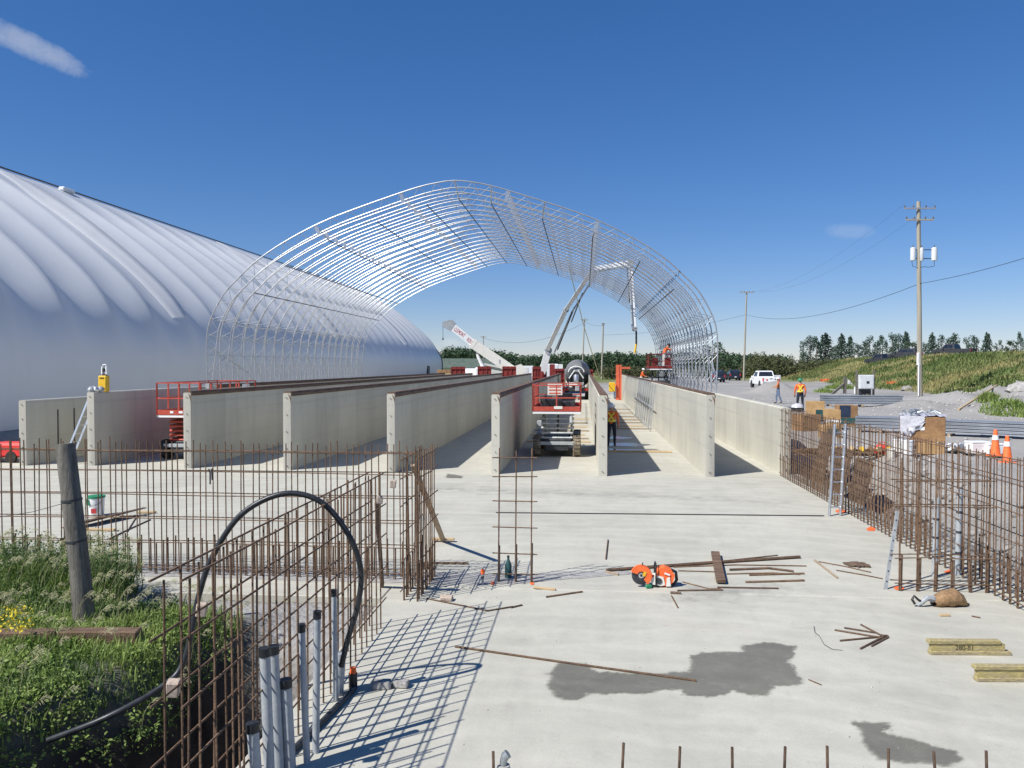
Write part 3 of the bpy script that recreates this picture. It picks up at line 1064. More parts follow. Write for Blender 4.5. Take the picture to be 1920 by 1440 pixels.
# bracing in the legs of each bay
for sgn in (-1, 1):
    for k in range(ARC_N - 1):
        y0, y1 = k * ARC_STEP, (k + 1) * ARC_STEP
        xo, xi = sgn * 12.27, sgn * 11.8
        MB().bar((xo, y0, 4.9), (xi, y1, 4.55), .02, 4).build('leg_brace', M['galv'], frame)
        if k % 2 == 0:
            MB().bar((xo, y0, 2.2), (xo, y1, 3.9), .016, 4).build('leg_brace', M['galv'], frame)
        else:
            MB().bar((xi, y0, 3.9), (xi, y1, 2.2), .016, 4).build('leg_brace', M['galv'], frame)
    for z in (3.9, 5.6):
        i_ = min(range(81), key=lambda j: abs(outer[j].y - z) + (0 if outer[j].x * sgn > 0 else 99))
        p = to3(outer[i_])
        MB().bar(p, p + Vector((0, Lp, 0)), .022, 5).build('girt', M['galv'], frame)
    MB().bar((sgn * 12.27, 0, 4.3), (sgn * 12.05, ARC_STEP * 3, 2.9), .024, 5).build('end_brace', M['galv'], frame)
    MB().bar((sgn * 12.27, 0, 2.9), (sgn * 12.05, ARC_STEP * 2, 4.3), .024, 5).build('end_brace', M['galv'], frame)

# ---- the finished membrane building at the left
DV, DU0, DU1, RIB = -37.8, 20.0, 138.0, 4.0
DHALF = [(13.2, .2), (13.55, 2.4), (13.6, 4.0), (13.3, 5.4), (12.6, 6.8), (11.6, 8.1), (10.3, 9.4), (8.8, 10.7), (6.1, 12.75), (3.3, 14.55), (1.4, 15.5), (0, 16.1)]
dprof = smooth_poly(DHALF, 33)
dome = thing('membrane_building', 'long white fabric building with ribbed curved roof at the left', 'building', W(DV, DU0, 0), -AXIS)
FIRST = (48.5 - DU0) % 32          # offset of the lighter strips along the length
KS = int((DU1 - DU0) / RIB * 18)


def dome_pt(side, j, y, off=0.0):
    p = dprof[j]
    a, b = dprof[min(j + 1, 32)], dprof[max(j - 1, 0)]
    tdir = (a - b).normalized()
    n = Vector((tdir.y, -tdir.x, 0))
    z = p.y
    fade = S((z - 3.8) / 4.8) * (1 - S((z - 14.0) / 2.1))
    t = ((y - FIRST) / RIB) % 1.0
    sag = .66 * fade * (1 - abs(2 * t - 1) ** 2)
    sag += .03 * fade * math.sin(y * 1.7 + z)
    endk = S((y - (DU1 - DU0 - 10)) / 10)
    q = p - n * sag + n * off
    return Vector((side * q.x * (1 - .035 * endk), y, q.y * (1 - .02 * endk)))


for side, nm in ((1, 'roof_skin'), (-1, 'roof_skin')):
    rows = []
    for k in range(KS + 1):
        y = (DU1 - DU0) * k / KS
        rows.append([dome_pt(side, j, y) for j in range(33)])
    MB().grid(rows).build(nm, M['fabric'], dome, smooth='all')
y = FIRST
while y < DU1 - DU0 - 2:
    rows = []
    for dy, of in ((-1.25, -.03), (-1.2, .04), (-.8, .045), (-.4, .05), (-.04, .05), (.03, -.03)):
        rows.append([dome_pt(1, j, y + dy, of) for j in range(9, 33)])
    MB().grid(rows).build('light_strip', M['fabriclight'], dome, smooth='all')
    y += 32
m_ = MB()
m_.tube([Vector((0, yy, 16.22 - .33 * S((yy - 108) / 10))) for yy in (0, 40, 80, 108, 112, 118)], .055, 6)
m_.build('ridge_cable', M['brownwood'], dome)
m_ = MB()
m_.tube([dome_pt(1, j, DU1 - DU0, .05) for j in range(33)], .10, 6)
m_.build('end_arch', M['darksteel'], dome)
rows = [[dome_pt(-1, j, DU1 - DU0) for j in range(33)], [dome_pt(1, j, DU1 - DU0) for j in range(33)]]
MB().grid(rows).build('end_wall', M['fabric'], dome)
MB().box((13.62, 103.0, 1.7), (.22, 1.5, 3.2)).build('door', M['darksteel'], dome)
MB().box((.55, 35, 15.98), (.5, 1.3, .3), bev=.08).build('roof_vent', M['whitepaint'], dome)
MB().box((13.75, 55, .45), (.5, 70, .9)).build('footing', M['wall'], dome)

# ---- trees
def leaf_cloud(mb, centre, rad, n, size, flat=1.0):
    for _ in range(n):
        d = Vector((random.gauss(0, 1), random.gauss(0, 1), random.gauss(0, 1))).normalized() * (random.random() ** .45)
        p = Vector(centre) + Vector((d.x * rad[0], d.y * rad[1], d.z * rad[2]))
        a = Vector((random.gauss(0, 1), random.gauss(0, 1), random.gauss(0, .7))).normalized()
        b = a.cross(Vector((random.gauss(0, 1), random.gauss(0, 1), random.gauss(0, 1)))).normalized()
        s = size * random.uniform(.5, 1.25)
        mb._add([p + a * s, p + b * s * .6, p - a * s, p - b * s * .6], [(0, 1, 2, 3)])


def tree_meshes(kind):
    """(trunk mesh, crown mesh) about 8 m tall"""
    tr, cr = MB(), MB()
    H_ = 8.0
    lean = random.uniform(-.25, .25)
    tr.tube([(0, 0, -.8), (lean * .3, 0, H_ * .35), (lean * .7, .1, H_ * .7), (lean, 0, H_ * .93)], [.17, .13, .08, .03], 6)
    if kind == 'poplar':
        for i in range(26):
            f = .14 + .86 * i / 25
            wid = 1.25 * math.sin(math.pi * min(1, f * .92 + .06)) ** .7 + .12
            a = i * 2.4
            c = (lean * f + math.cos(a) * wid * .5, math.sin(a) * wid * .5, H_ * f)
            tr.bar((lean * f, 0, H_ * f - .6), c, .03, 4, .01)
            leaf_cloud(cr, c, (wid * .55, wid * .55, .65), 60, .2)
    elif kind == 'loose':
        for i in range(20):
            f = .22 + .78 * random.random()
            wid = 1.1 * (1.12 - f) + .35
            a = random.uniform(0, 6.28)
            c = (lean * f + math.cos(a) * wid * .8, math.sin(a) * wid * .8, H_ * f)
            tr.bar((lean * f, 0, H_ * f - .8), c, .03, 4, .01)
            leaf_cloud(cr, c, (.55, .55, .8), 46, .18)
    else:   # round
        for i in range(24):
            a, e = random.uniform(0, 6.28), random.uniform(-.7, 1)
            rr = 2.0 * math.sqrt(max(0, 1 - e * e * .8)) * random.uniform(.55, 1)
            c = (math.cos(a) * rr, math.sin(a) * rr, H_ * .58 + e * 2.6)
            tr.bar((0, 0, H_ * .35), c, .05, 4, .015)
            leaf_cloud(cr, c, (.9, .9, .7), 40, .23)
    return tr, cr


TREE = {}
for kind, lm, nvar in (('poplar', 'leafB', 3), ('loose', 'leafB', 3), ('round', 'leafA', 2)):
    for q in range(nvar):
        tr, cr = tree_meshes(kind)
        TREE[(kind, q)] = (tr.mesh('trunk', M['bark'], True), cr.mesh('crown', M[lm], fix=False))


def tree(kind, q, loc, h, w, label, group, rz):
    t = thing({'poplar': 'poplar_tree', 'loose': 'sapling_tree', 'round': 'broadleaf_tree'}[kind], label, 'tree', loc, rz, group)
    a, b = TREE[(kind, q)]
    link('trunk', a, t, scale=(w, w, h / 8))
    link('crown', b, t, scale=(w, w, h / 8))


# row of trees behind the hill, left to right in the photo: (x, top y, kind, width, words)
ROW = [(1508, 642, 'loose', .8, 'thin sapling, leftmost of the row behind the grass hill'), (1520, 631, 'loose', 1.1, 'loose pale sapling left of the broadest dark poplar'),
       (1530, 636, 'loose', .9, 'slim sapling touching the broadest poplar on its left'),
       (1547, 628, 'poplar', 1.55, 'broadest dark poplar behind the grass hill'), (1567, 648, 'loose', .9, 'short sapling right of the broadest poplar'),
       (1577, 630, 'poplar', 1.0, 'narrow dark poplar, second from the left of the row'), (1594, 633, 'poplar', .85, 'narrow poplar, third from the left of the row'),
       (1610, 645, 'loose', .9, 'short pale sapling right of the three left poplars'), (1620, 643, 'loose', .8, 'thin short sapling in the low stretch of the row'),
       (1632, 634, 'loose', .9, 'thin upright sapling left of the parked hill vehicles'), (1644, 640, 'loose', 1.0, 'loose sapling above the dark vehicle on the hill'),
       (1655, 634, 'loose', 1.0, 'loose tree standing behind the nearer hill vehicle'), (1672, 629, 'loose', .9, 'slender tree rising behind the hill vehicles'),
       (1684, 628, 'loose', 1.0, 'bushy slender tree left of the tall poplar by the utility pole'), (1697, 626, 'poplar', 1.0, 'tall poplar just left of the big utility pole'),
       (1711, 634, 'round', .55, 'rounded tree touching the big utility pole on its left'), (1736, 643, 'loose', .8, 'small sapling just right of the big utility pole'),
       (1749, 628, 'poplar', .95, 'forked poplar right of the big utility pole'), (1765, 632, 'loose', .9, 'thin pale tree right of the forked poplar'),
       (1780, 632, 'loose', 1.2, 'wide airy tree behind the vehicle on the hill crest'), (1792, 630, 'loose', .9, 'slim airy tree above the tail of the crest vehicle'),
       (1811, 637, 'loose', .8, 'small airy tree right of the crest vehicle'), (1828, 631, 'loose', 1.1, 'spiky pair of stems on the hill skyline'),
       (1850, 628, 'poplar', .95, 'compact tree on the skyline left of the last small trees'), (1873, 636, 'round', .45, 'small rounded tree low on the skyline at the right'),
       (1899, 631, 'round', .55, 'rounded tree near the right edge of the picture'), (1912, 628, 'loose', .7, 'thin tree at the right edge of the picture')]
for i, (x, y, kind, w, lab) in enumerate(ROW):
    Yd = 205 + (i * 37 % 23)
    top = AT(x, y, Yd)
    base = 1.0
    h = top.z - base
    tree(kind, i % (2 if kind == 'round' else 3), (top.x, Yd, base), h, w * 1.35, lab, 'trees behind the grass hill', i * 1.3)


def wood(name, label, x0, x1, tops, Y0, Y1, n, lm, size, zb=0.4, crad=2.6):
    """a far wood seen as one mass: crowns of many sizes side by side"""
    mb = MB()
    for i in range(n):
        f = random.random()
        px = x0 + (x1 - x0) * f
        Yd = random.uniform(Y0, Y1)
        k = f * (len(tops) - 1)
        j = min(int(k), len(tops) - 2)
        ty = tops[j] + (tops[j + 1] - tops[j]) * (k - j) + random.gauss(0, 2.2)
        p = AT(px, ty, Yd)
        ht = p.z - zb
        for q in range(4):
            zc = zb + ht * (.22 + .68 * (q + random.random() * .6) / 4)
            rr = crad * (1.0 - .45 * (q / 4)) * random.uniform(.6, 1.1)
            leaf_cloud(mb, (p.x + random.gauss(0, .9), Yd + random.gauss(0, .9), min(zc, p.z - .8)), (rr, rr, ht * .17 + .4), 30, size)
    o = mb.build(name, M[lm], fix=False)
    return setp(o, label, 'wood', kind='stuff')


wood('distant_wood', 'dark green wood along the horizon behind the site', 830, 1480, [659, 656, 664, 667, 662, 666, 660, 665, 661, 664, 663, 667, 669], 300, 345, 620, 'leafA', .48)
wood('wood_edge', 'nearer dark wood right of the membrane building', 838, 960, [650, 651, 655, 662], 250, 270, 90, 'leafA', .42)
wood('scrub', 'olive brown scrub left of the grass hill', 1395, 1560, [674, 664, 672, 677, 676, 677], 158, 190, 170, 'leafC', .22, zb=.9, crad=1.0)
wood('roadside_brush', 'low green brush beyond the far end of the bays', 1130, 1400, [686, 688, 687, 689, 690, 691], 158, 175, 210, 'leafC', .2, zb=.6, crad=1.0)
for i, (x, y, Yd, h, w, lab) in enumerate(((1340, 640, 150, 8, .8, 'leafy tree behind the right legs of the arches'), (1502, 700, 100, 0, 0, ''))):
    if lab:
        top = AT(x, y, Yd)
        tree('round', i, (top.x, Yd, .6), top.z - .6, w * 1.4, lab, None, .4)

# ---- grass and weeds
def blades(name, label, spots, m, lean=.35, w=.012, group=None):
    """spots: (x, y, z, height, count, spread)"""
    vs, fs = [], []
    for (x, y, z, h, n, sp) in spots:
        for _ in range(n):
            a = random.uniform(0, 6.283)
            px, py = x + random.gauss(0, sp), y + random.gauss(0, sp)
            hh = h * random.uniform(.5, 1.15)
            l = lean * hh * random.uniform(.2, 1.3)
            dx, dy = math.cos(a), math.sin(a)
            sx, sy = -dy * w * random.uniform(.6, 1.3), dx * w
            i = len(vs)
            vs += [(px - sx, py - sy, z), (px + sx, py + sy, z), (px + sx * .8 + dx * l * .35, py + sy * .8 + dy * l * .35, z + hh * .6),
                   (px - sx * .8 + dx * l * .35, py - sy * .8 + dy * l * .35, z + hh * .6), (px + dx * l, py + dy * l, z + hh)]
            fs += [(i, i + 1, i + 2, i + 3), (i + 3, i + 2, i + 4)]
    me = bpy.data.meshes.new(name)
    me.from_pydata(vs, [], fs)
    me.materials.append(m)
    o = link(name, me)
    return setp(o, label, 'grass', group, 'stuff')


hs_a, hs_b, hs_c = [], [], []
tries = 0
while len(hs_a) + len(hs_b) < 19000 and tries < 160000:
    tries += 1
    x = random.uniform(28, 92)
    y = 57 + 125 * random.random() ** 1.5
    if abs((x / y)) > .80:
        continue
    d = seg_side(x, y)
    if d < .3 or d > 26:
        continue
    v, u = VU((x, y))
    z, g, s = terrain(v, u)
    if g < .35:
        continue
    n0 = nz(x, y, .11, 21) + .45 * nz(x, y, .4, 22)
    sz = .30 + .18 * (y / 150)
    if n0 > .06:
        hs_a.append((x, y, z - .05, sz * random.uniform(.6, 1.1), 4, .35))
    else:
        hs_b.append((x, y, z - .05, sz * random.uniform(.6, 1.3), 4, .35))
blades('hill_grass', 'dry straw-coloured grass in streaks over the hill', hs_a, M['drygrass'], .4, .045)
blades('hill_weeds', 'green weeds growing over the slope of the hill', hs_b, M['hillgrass'], .5, .06)

sp_g, sp_s, sp_w, sp_d = [], [], [], []
for _ in range(60000):
    v, u = random.uniform(-11, -3.2), random.uniform(2.2, 11.6)
    z, g, s = terrain(v, u)
    if g < .30:
        continue
    if s > .75:
        continue
    p = W(v, u)
    n0 = nz(p.x, p.y, .8, 31)
    tall = S((u - 9.3) / 1.2) * S((-v - 5.6) / 1.0)
    h = .16 + .10 * max(0, n0) + .42 * tall
    if n0 > -.1:
        sp_g.append((p.x, p.y, z - .02, h, 2, .05))
    else:
        sp_d.append((p.x, p.y, z - .02, h * .9, 2, .05))
    if len(sp_g) + len(sp_d) > 24000:
        break
blades('verge_grass', 'bright green grass on the bank beside the trench', sp_g, M['weed'], .6, .007)
blades('verge_grass_dark', 'darker green grass among the weeds on the bank', sp_d, M['weed2'], .6, .008)  # patches of a darker green, placed by noise


def leafy(name, label, region, n, m, size, hmax):
    mb = MB()
    k = 0
    while k < n:
        v, u = random.uniform(*region[0]), random.uniform(*region[1])
        z, g, s = terrain(v, u)
        if g < .33 or nz(W(v, u).x, W(v, u).y, .9, 77) < -.36:
            continue
        k += 1
        p = W(v, u)
        tall = S((u - 9.2) / 1.2) * S((-v - 5.5) / 1.0)
        hh = hmax * (.35 + .9 * tall) * (1 + .8 * nz(p.x, p.y, 1.1, 41)) * random.uniform(.5, 1.2)
        for q in range(9):
            zz = z + max(.02, hh) * random.random()
            leaf_cloud(mb, (p.x + random.gauss(0, .06), p.y + random.gauss(0, .06), zz), (.03, .03, .03), 1, size)
    o = mb.build(name, m, fix=False)
    return setp(o, label, 'weeds', kind='stuff')


leafy('verge_weeds', 'leafy green weeds covering the bank at the lower left', ((-8.5, -3.6), (3.6, 9.6)), 5200, M['weed'], .019, .24)
leafy('tall_weeds', 'tall dark weeds round the foot of the leaning post', ((-11, -5.2), (9.4, 11.3)), 4200, M['weed2'], .02, .42)
leafy('bright_weeds', 'fresh green weeds below the old sleepers', ((-6.5, -3.7), (5.0, 9.5)), 1500, M['weed'], .026, .28)

sd = MB()
for _ in range(900):
    v, u = random.uniform(-9.5, -3.9), random.uniform(5.5, 11.2)
    if random.random() > .3 + .7 * S((u - 8.0) / 2.0):
        continue
    z, g, s = terrain(v, u)
    if g < .33:
        continue
    p = W(v, u)
    tall = S((u - 9.2) / 1.2) * S((-v - 5.5) / 1.0)
    h = random.uniform(.28, .42) + .3 * tall
    lx, ly = random.uniform(.05, .20), random.uniform(-.05, .05)
    sd.tube([(p.x, p.y, z), (p.x + lx * .35, p.y + ly, z + h * .7), (p.x + lx, p.y + ly, z + h)], [.002, .002, .002], 3, False)
    for q in range(26):
        f = q / 25
        c0 = Vector((p.x + lx + .10 * f, p.y + ly, z + h + .03 * math.sin(f * 2.6)))
        a_ = random.uniform(0, 6.28)
        dr_ = Vector((.03, math.cos(a_) * .028, math.sin(a_) * .028)) * (1.15 - .6 * f)
        sd._add([c0, c0 + dr_ + Vector((0, .004, .004)), c0 + dr_ * 1.5], [(0, 1, 2)])
o = sd.build('grass_seed_heads', M['seed'], fix=False)
setp(o, 'pale nodding seed heads of foxtail grass on the bank', 'grass', kind='stuff')
fl = MB()
for _ in range(60):
    q = G(random.uniform(0, 60), random.uniform(1140, 1180), .55)
    leaf_cloud(fl, q, (.05, .05, .05), 3, .018)
setp(fl.build('yellow_flowers', M['flower'], fix=False), 'small yellow flowers among weeds at the left edge', 'flowers', kind='stuff')

# tufts on the gravel at the right
for i, (x, y, r_, n, h, lab) in enumerate(((1650, 752, 1.1, 150, .35, 'yellow-green grass tuft left of the big utility pole foot'), (1730, 750, .7, 90, .4, 'green weed clump at the foot of the big utility pole'),
                                          (1852, 768, .45, 130, .7, 'single bright weed clump on the gravel mounds'), (1905, 778, 1.5, 260, .55, 'spreading green weeds at the right edge on the gravel'),
                                          (1575, 728, 1.6, 200, .8, 'green weeds round the base of the braced timber post'), (1545, 735, .9, 90, .6, 'green weeds on the small gravel heap'))):
    q = G(x, y, .85)
    spots = []
    for _ in range(n):
        a, rr = random.uniform(0, 6.28), r_ * math.sqrt(random.random())
        px, py = q.x + rr * math.cos(a), q.y + rr * math.sin(a)
        z = terrain(*VU((px, py)))[0]
        spots.append((px, py, z - .03, h * (1.1 - .6 * rr / r_), 5, .1))
    o = blades('weed_tuft', lab, spots, M['weed'] if i != 0 else M['drygrass'], .7, .022, 'weed tufts on the gravel')
    o['category'] = 'weeds'

# ================================================================== REBAR AND THE NEAR OBJECTS
def bar_mesh(L, r, n=6, name='bar', m='rust'):
    return MB().bar((0, 0, 0), (0, 0, L), r, n).mesh(name, M[m], True)


def rebar_panel(name, label, v, u, along, length, spacing, gap, height, rows, dowel=.55, vr=.009, hr=.0085, jitter=.02, z0=-.02, over=.08, ties=True, dr=.0115):
    """two mats of upright bars with level bars tied on; along: 'u' or 'v'"""
    t = thing(name, label, 'rebar', W(v, u, 0), -AXIS + (0 if along == 'v' else math.pi / 2), None)
    # local x runs along the panel, local y across it
    n = int(length / spacing) + 1
    me_v, me_d = bar_mesh(height, vr, 6, 'upright_bar'), bar_mesh(dowel + .02, dr, 6, 'dowel_bar', 'darkrust')
    for lay in (0, 1):
        y = (-gap / 2 if lay == 0 else gap / 2)
        for k in range(n):
            x = k * spacing + random.gauss(0, jitter) * .5 + (spacing * .28 if lay else 0)
            if x > length:
                continue
            h = 1 + random.gauss(0, .012)
            link('upright_bar', me_v, t, (x, y + random.gauss(0, .004), z0), (random.gauss(0, .006), random.gauss(0, .006), 0), (1, 1, h))
            if dowel:
                link('dowel_bar', me_d, t, (x + .026, y, z0), (random.gauss(0, .008), random.gauss(0, .008), 0), (1, 1, random.uniform(.85, 1.12)))
        for z in rows:
            m_ = MB()
            pts = []
            q = max(3, int(length / 1.5))
            for i in range(q + 1):
                pts.append((-over + (length + 2 * over) * i / q, y + (-.018 if lay == 0 else .018), z + random.gauss(0, .007)))
            m_.tube(pts, hr, 6)
            m_.build('level_bar', M['rust'], t, True)
    return t


ROWS5 = (.12, .50, .87, 1.24, 1.60, 1.93)
pA = rebar_panel('rebar_cage', 'rebar wall cage running back beside the trench, hose looped through it', -2.62, 4.86, 'u', 5.05, .225, .17, 1.97, (.33, .74, 1.15, 1.56, 1.95), dowel=0)
pB = rebar_panel('rebar_cage', 'long rebar cage crossing the picture behind the leaning post', -12.6, 12.15, 'v', 9.9, .215, .15, 2.12, (.10, .50, .88, 1.26, 1.63, 1.95))
pC = rebar_panel('rebar_cage', 'short dense rebar corner cage braced by the long timber', -2.42, 10.95, 'u', 1.45, .145, .20, 2.10, (.15, .55, .95, 1.35, 1.72, 2.0), dowel=.6, jitter=.03)
pD = rebar_panel('rebar_cage', 'long rebar wall cage along the right edge of the slab', 6.0, 6.9, 'u', 17.7, .20, .24, 2.04, (.10, .50, .90, 1.30, 1.68, 1.97), dowel=.58)
pE = rebar_panel('rebar_cage', 'short rebar return cage beside the tool bag at the right', 4.62, 12.2, 'v', 1.25, .24, .15, 1.95, (.12, .50, 1.25, 1.62), dowel=.48, dr=.016)
# slender three-bar cage standing alone in the opening
t = thing('rebar_ladder_cage', 'free-standing three-bar rebar cage in the middle of the slab opening', 'rebar', W(-1.3, 12.12, 0), -AXIS)
mv, md = bar_mesh(2.05, .0115, 6, 'upright_bar'), bar_mesh(.56, .02, 6, 'dowel_bar', 'darkrust')
for k, x in enumerate((0, .26, .50)):
    link('upright_bar', mv, t, (x, .004 * k, 0), (.01 * (k - 1), .008, 0), (1, 1, 1 - .02 * (k == 1)))
    link('dowel_bar', md, t, (x + .01, -.035, 0), (0, .01, 0), (1, 1, 1.0 + .04 * k))
for z in (.12, .44, .84, 1.24, 1.61, 1.90):
    MB().bar((-.09, -.02, z), (.60, -.02, z + random.gauss(0, .006)), .0095, 6).build('level_bar', M['rust'], t, True)

# dowels along the near edge of the slab
for k, (x, y, lab) in enumerate(((926, 1410, 'stub bar at the front edge left of all others'), (1165, 1394, 'front stub bar, second from the left'), (1272, 1401, 'front stub bar, third from the left'),
                                 (1374, 1402, 'front stub bar below the big wet patch'), (1470, 1401, 'front stub bar left of the dark front wet patch, two bars away'),
                                 (1553, 1400, 'front stub bar just left of the front wet patch'), (1667, 1405, 'front stub bar standing before the left half of the front wet patch'),
                                 (1757, 1410, 'front stub bar standing before the right tip of the front wet patch'), (1852, 1409, 'front stub bar at the right corner'))):
    p = AT(x, y, 6.15)
    t = MB().bar((0, 0, -.02), (random.gauss(0, .012), .01, p.z), .0115, 7).build('stub_bar', M['darkrust'], None, True, (p.x, p.y, 0))
    setp(t, 'rusty ' + lab, 'rebar', 'stub bars along the front of the slab')

# broken stone on the earth bank behind the right cage (a mass nobody could count)
rb = MB()
for k in range(420):
    u = random.uniform(8.0, 24)
    v = random.uniform(6.7, 8.9)
    z = terrain(v, u)[0]
    s = random.uniform(.04, .16)
    rb.box(W(v, u, z), (s * random.uniform(.8, 1.8), s, s * random.uniform(.5, 1)), (random.uniform(-.7, .7), random.uniform(-.7, .7), random.uniform(0, 6)), s * .25)
setp(rb.build('rubble', M['stone']), 'broken stone and clods on the earth bank behind the right cage', 'rubble', kind='stuff')

# ---- conduits beside the left cage
def conduit(base, top_z, r, label, lean=(0, 0), cap=True, m='pvc'):
    t = thing('conduit_pipe', label, 'pipe', (base.x, base.y, 0), 0, 'upright conduits beside the left cage')
    MB().bar((0, 0, -.02), (lean[0], lean[1], top_z), r, 14).build('pipe', M[m], t, True)
    if cap:
        MB().bar((lean[0] * .96, lean[1] * .96, top_z - .055), (lean[0], lean[1], top_z + .012), r * 1.14, 14).build('end_cap', M['black'], t, True)
    return t


conduit(G(506, 1468), 1.06, .042, 'stout grey conduit, left of the twin pair at the bottom', (-.04, .02))
conduit(G(524, 1452), 1.03, .042, 'stout grey conduit, right of the twin pair at the bottom', (-.05, .02))
conduit(G(545, 1446), .74, .046, 'shorter grey conduit just right of the twin pair', (-.04, .01))
conduit(G(484, 1500), .58, .045, 'lowest grey conduit, left of the twin pair', (-.04, .0))
conduit(G(576, 1432), 1.15, .028, 'slim tall conduit with black cap, third tallest', (-.045, .02))
conduit(G(592, 1411), 1.20, .030, 'tallest slim conduit with black cap', (.015, .02))
conduit(G(630, 1312), 1.08, .026, 'slim conduit nearest the black hose loop', (-.02, .02))
t = conduit(G(633, 1303), .42, .055, 'short fat conduit that holds the end of the black hose', (.03, .01), cap=False)
t = thing('capped_stub', 'short dark pipe stub with orange tape on top beside the lying pipe', 'pipe', G(662, 1291), 0)
MB().bar((0, 0, 0), (0, 0, .16), .045, 12).build('pipe', M['hose'], t, True)
MB().bar((0, 0, .13), (0, 0, .22), .04, 12, .03).build('tape', M['orange'], t, True)
# dark pipe lying along the cage foot
a, b = G(505, 1448, .03), G(664, 1291, .03)
o = MB().tube([a - (b - a) * .3, a, a.lerp(b, .5) + Vector((.015, 0, 0)), b], .028, 10).build('lying_pipe', M['darksteel'], None, True)
setp(o, 'dark grey pipe lying on the slab past the foot of the conduits', 'pipe')

# black hose looping from the trench over the cage into the fat conduit
hp = [(90, 1388, -.05, None), (200, 1345, None, 7.1), (300, 1290, None, 7.35), (345, 1240, None, 7.5), (372, 1120, None, 7.6), (398, 1045, None, 7.65), (452, 965, None, 7.7), (530, 926, None, 7.75),
      (600, 940, None, 7.8), (652, 1000, None, 7.85), (676, 1065, None, 7.9), (672, 1130, None, 7.9), (652, 1200, None, 7.9), (640, 1250, None, 7.9)]
pts = []
for x, y, z, Yd in hp:
    pts.append(G(x, y, z) if Yd is None else AT(x, y, Yd))
# down into the conduit
sm = []
for i in range(len(pts) - 1):
    p0, p1, p2, p3 = pts[max(i - 1, 0)], pts[i], pts[i + 1], pts[min(i + 2, len(pts) - 1)]
    for k in range(6):
        q = k / 6
        sm.append(.5 * ((2 * p1) + (p2 - p0) * q + (2 * p0 - 5 * p1 + 4 * p2 - p3) * q * q + (3 * p1 - p0 - 3 * p2 + p3) * q ** 3))
sm.append(pts[-1])
o = MB().tube(sm, .028, 10).build('black_hose', M['hose'], None, True)
setp(o, 'thick black hose arching from the trench over the left rebar cage', 'hose')

# spacer blocks caught in the cage, loose blocks on the slab
for (x, y, Yd, s, lab) in ((378, 1143, 5.9, .075, 'pale spacer block tied high in the left cage'), (325, 1290, 5.4, .085, 'pale spacer block tied low in the left cage'),
                           (737, 907, 11.2, .085, 'pale spacer block tied in the corner cage'), (712, 937, 10.0, .075, 'white spacer block at the far top of the left cage')):
    p = AT(x, y, Yd)
    o = MB().box((0, 0, 0), (s, s, s * 1.25), bev=.008).build('spacer_block', M['block'], None, False, p, (.1, .1, random.uniform(0, .4)))
    setp(o, lab, 'block', 'spacer blocks')
for (x, y, s, lab) in ((837, 1126, .12, 'small pale block lying in the shadow of the short brace'), (715, 1290, .13, 'grey broken block beside the lying pipe'), (752, 1288, .11, 'pale broken block right of the grey one beside the pipe')):
    o = MB().box((0, 0, s * .3), (s * 1.5, s, s * .6), bev=.015).build('loose_block', M['block' if y < 1200 else 'stone'], None, False, G(x, y), (0, 0, random.uniform(-.3, .3)))
    for vt in o.data.vertices:
        vt.co += Vector((random.gauss(0, .006), random.gauss(0, .006), random.gauss(0, .004)))
    setp(o, lab, 'block', 'loose blocks on the slab')

# ---- timbers
def timber(name, label, p0, p1, w, h, m='wood', group=None, foot=None, up=(0, 1, 0)):
    p0, p1 = Vector(p0), Vector(p1)
    t = thing(name, label, 'timber', p0, 0, group)
    MB().beam((0, 0, 0), p1 - p0, w, h, up, .004).build('board', M[m], t)
    if foot:
        MB().box((foot[0] - p0.x, foot[1] - p0.y, .022), (.42, .09, .04), (0, 0, -AXIS + .05), .004).build('foot_board', M['woodwarm'], t)
    return t


b0 = G(831, 1016)
timber('timber_brace', 'long grey-brown timber brace leaning on the corner rebar cage', b0 + Vector((0, 0, .03)), AT(775, 872, 12.6), .09, .045, 'wood', foot=b0)
b1 = G(717, 1101)
timber('timber_brace', 'brown timber brace standing at the far end of the left rebar cage', b1 + Vector((0, 0, .02)), AT(706, 940, 11.0), .045, .09, 'brownwood')
# kicker boards leaning at the right
b2 = G(1660, 1105)
pk = thing('form_stake', 'tall perforated steel strip leaning on the right return cage', 'stake', b2, 0)
top = AT(1683, 958, 12.0) - b2
MB().beam((0, 0, .0), top, .055, .012, (0, 1, 0)).build('strip', M['greypaint'], pk)
for k in range(7):
    q = top * (.1 + .13 * k)
    MB().bar(q + Vector((0, -.009, 0)), q + Vector((0, -.006, 0)), .012, 8).build('hole', M['black'], pk)


def ladder(label, b, tp, width, side, rungs=9):
    """b, tp: foot and head of the middle line; side: unit vector across"""
    t = thing('ladder', label, 'ladder', b, 0, 'aluminium ladders')
    d = Vector(tp) - Vector(b)
    side = Vector(side).normalized()
    for s in (-1, 1):
        MB().beam(side * s * width / 2, d + side * s * width / 2, .03, .07, d.cross(side), .004).build('rail', M['alu'], t)
    for k in range(rungs):
        q = d * ((k + .7) / (rungs + .4))
        MB().bar(q - side * width / 2, q + side * width / 2, .015, 6).build('rung', M['alu'], t, True)
    return t


ladder('aluminium ladder leaning against the left side of the wall under the yellow case', W(-17.25, 25.25, 0), W(-16.42, 25.75, 2.62), .36, W(.15, 1, 0), 9)
ladder('aluminium ladder leaning on the long right rebar cage', W(5.50, 18.1, 0), W(5.72, 18.5, 2.0), .26, W(1, .25, 0), 7)
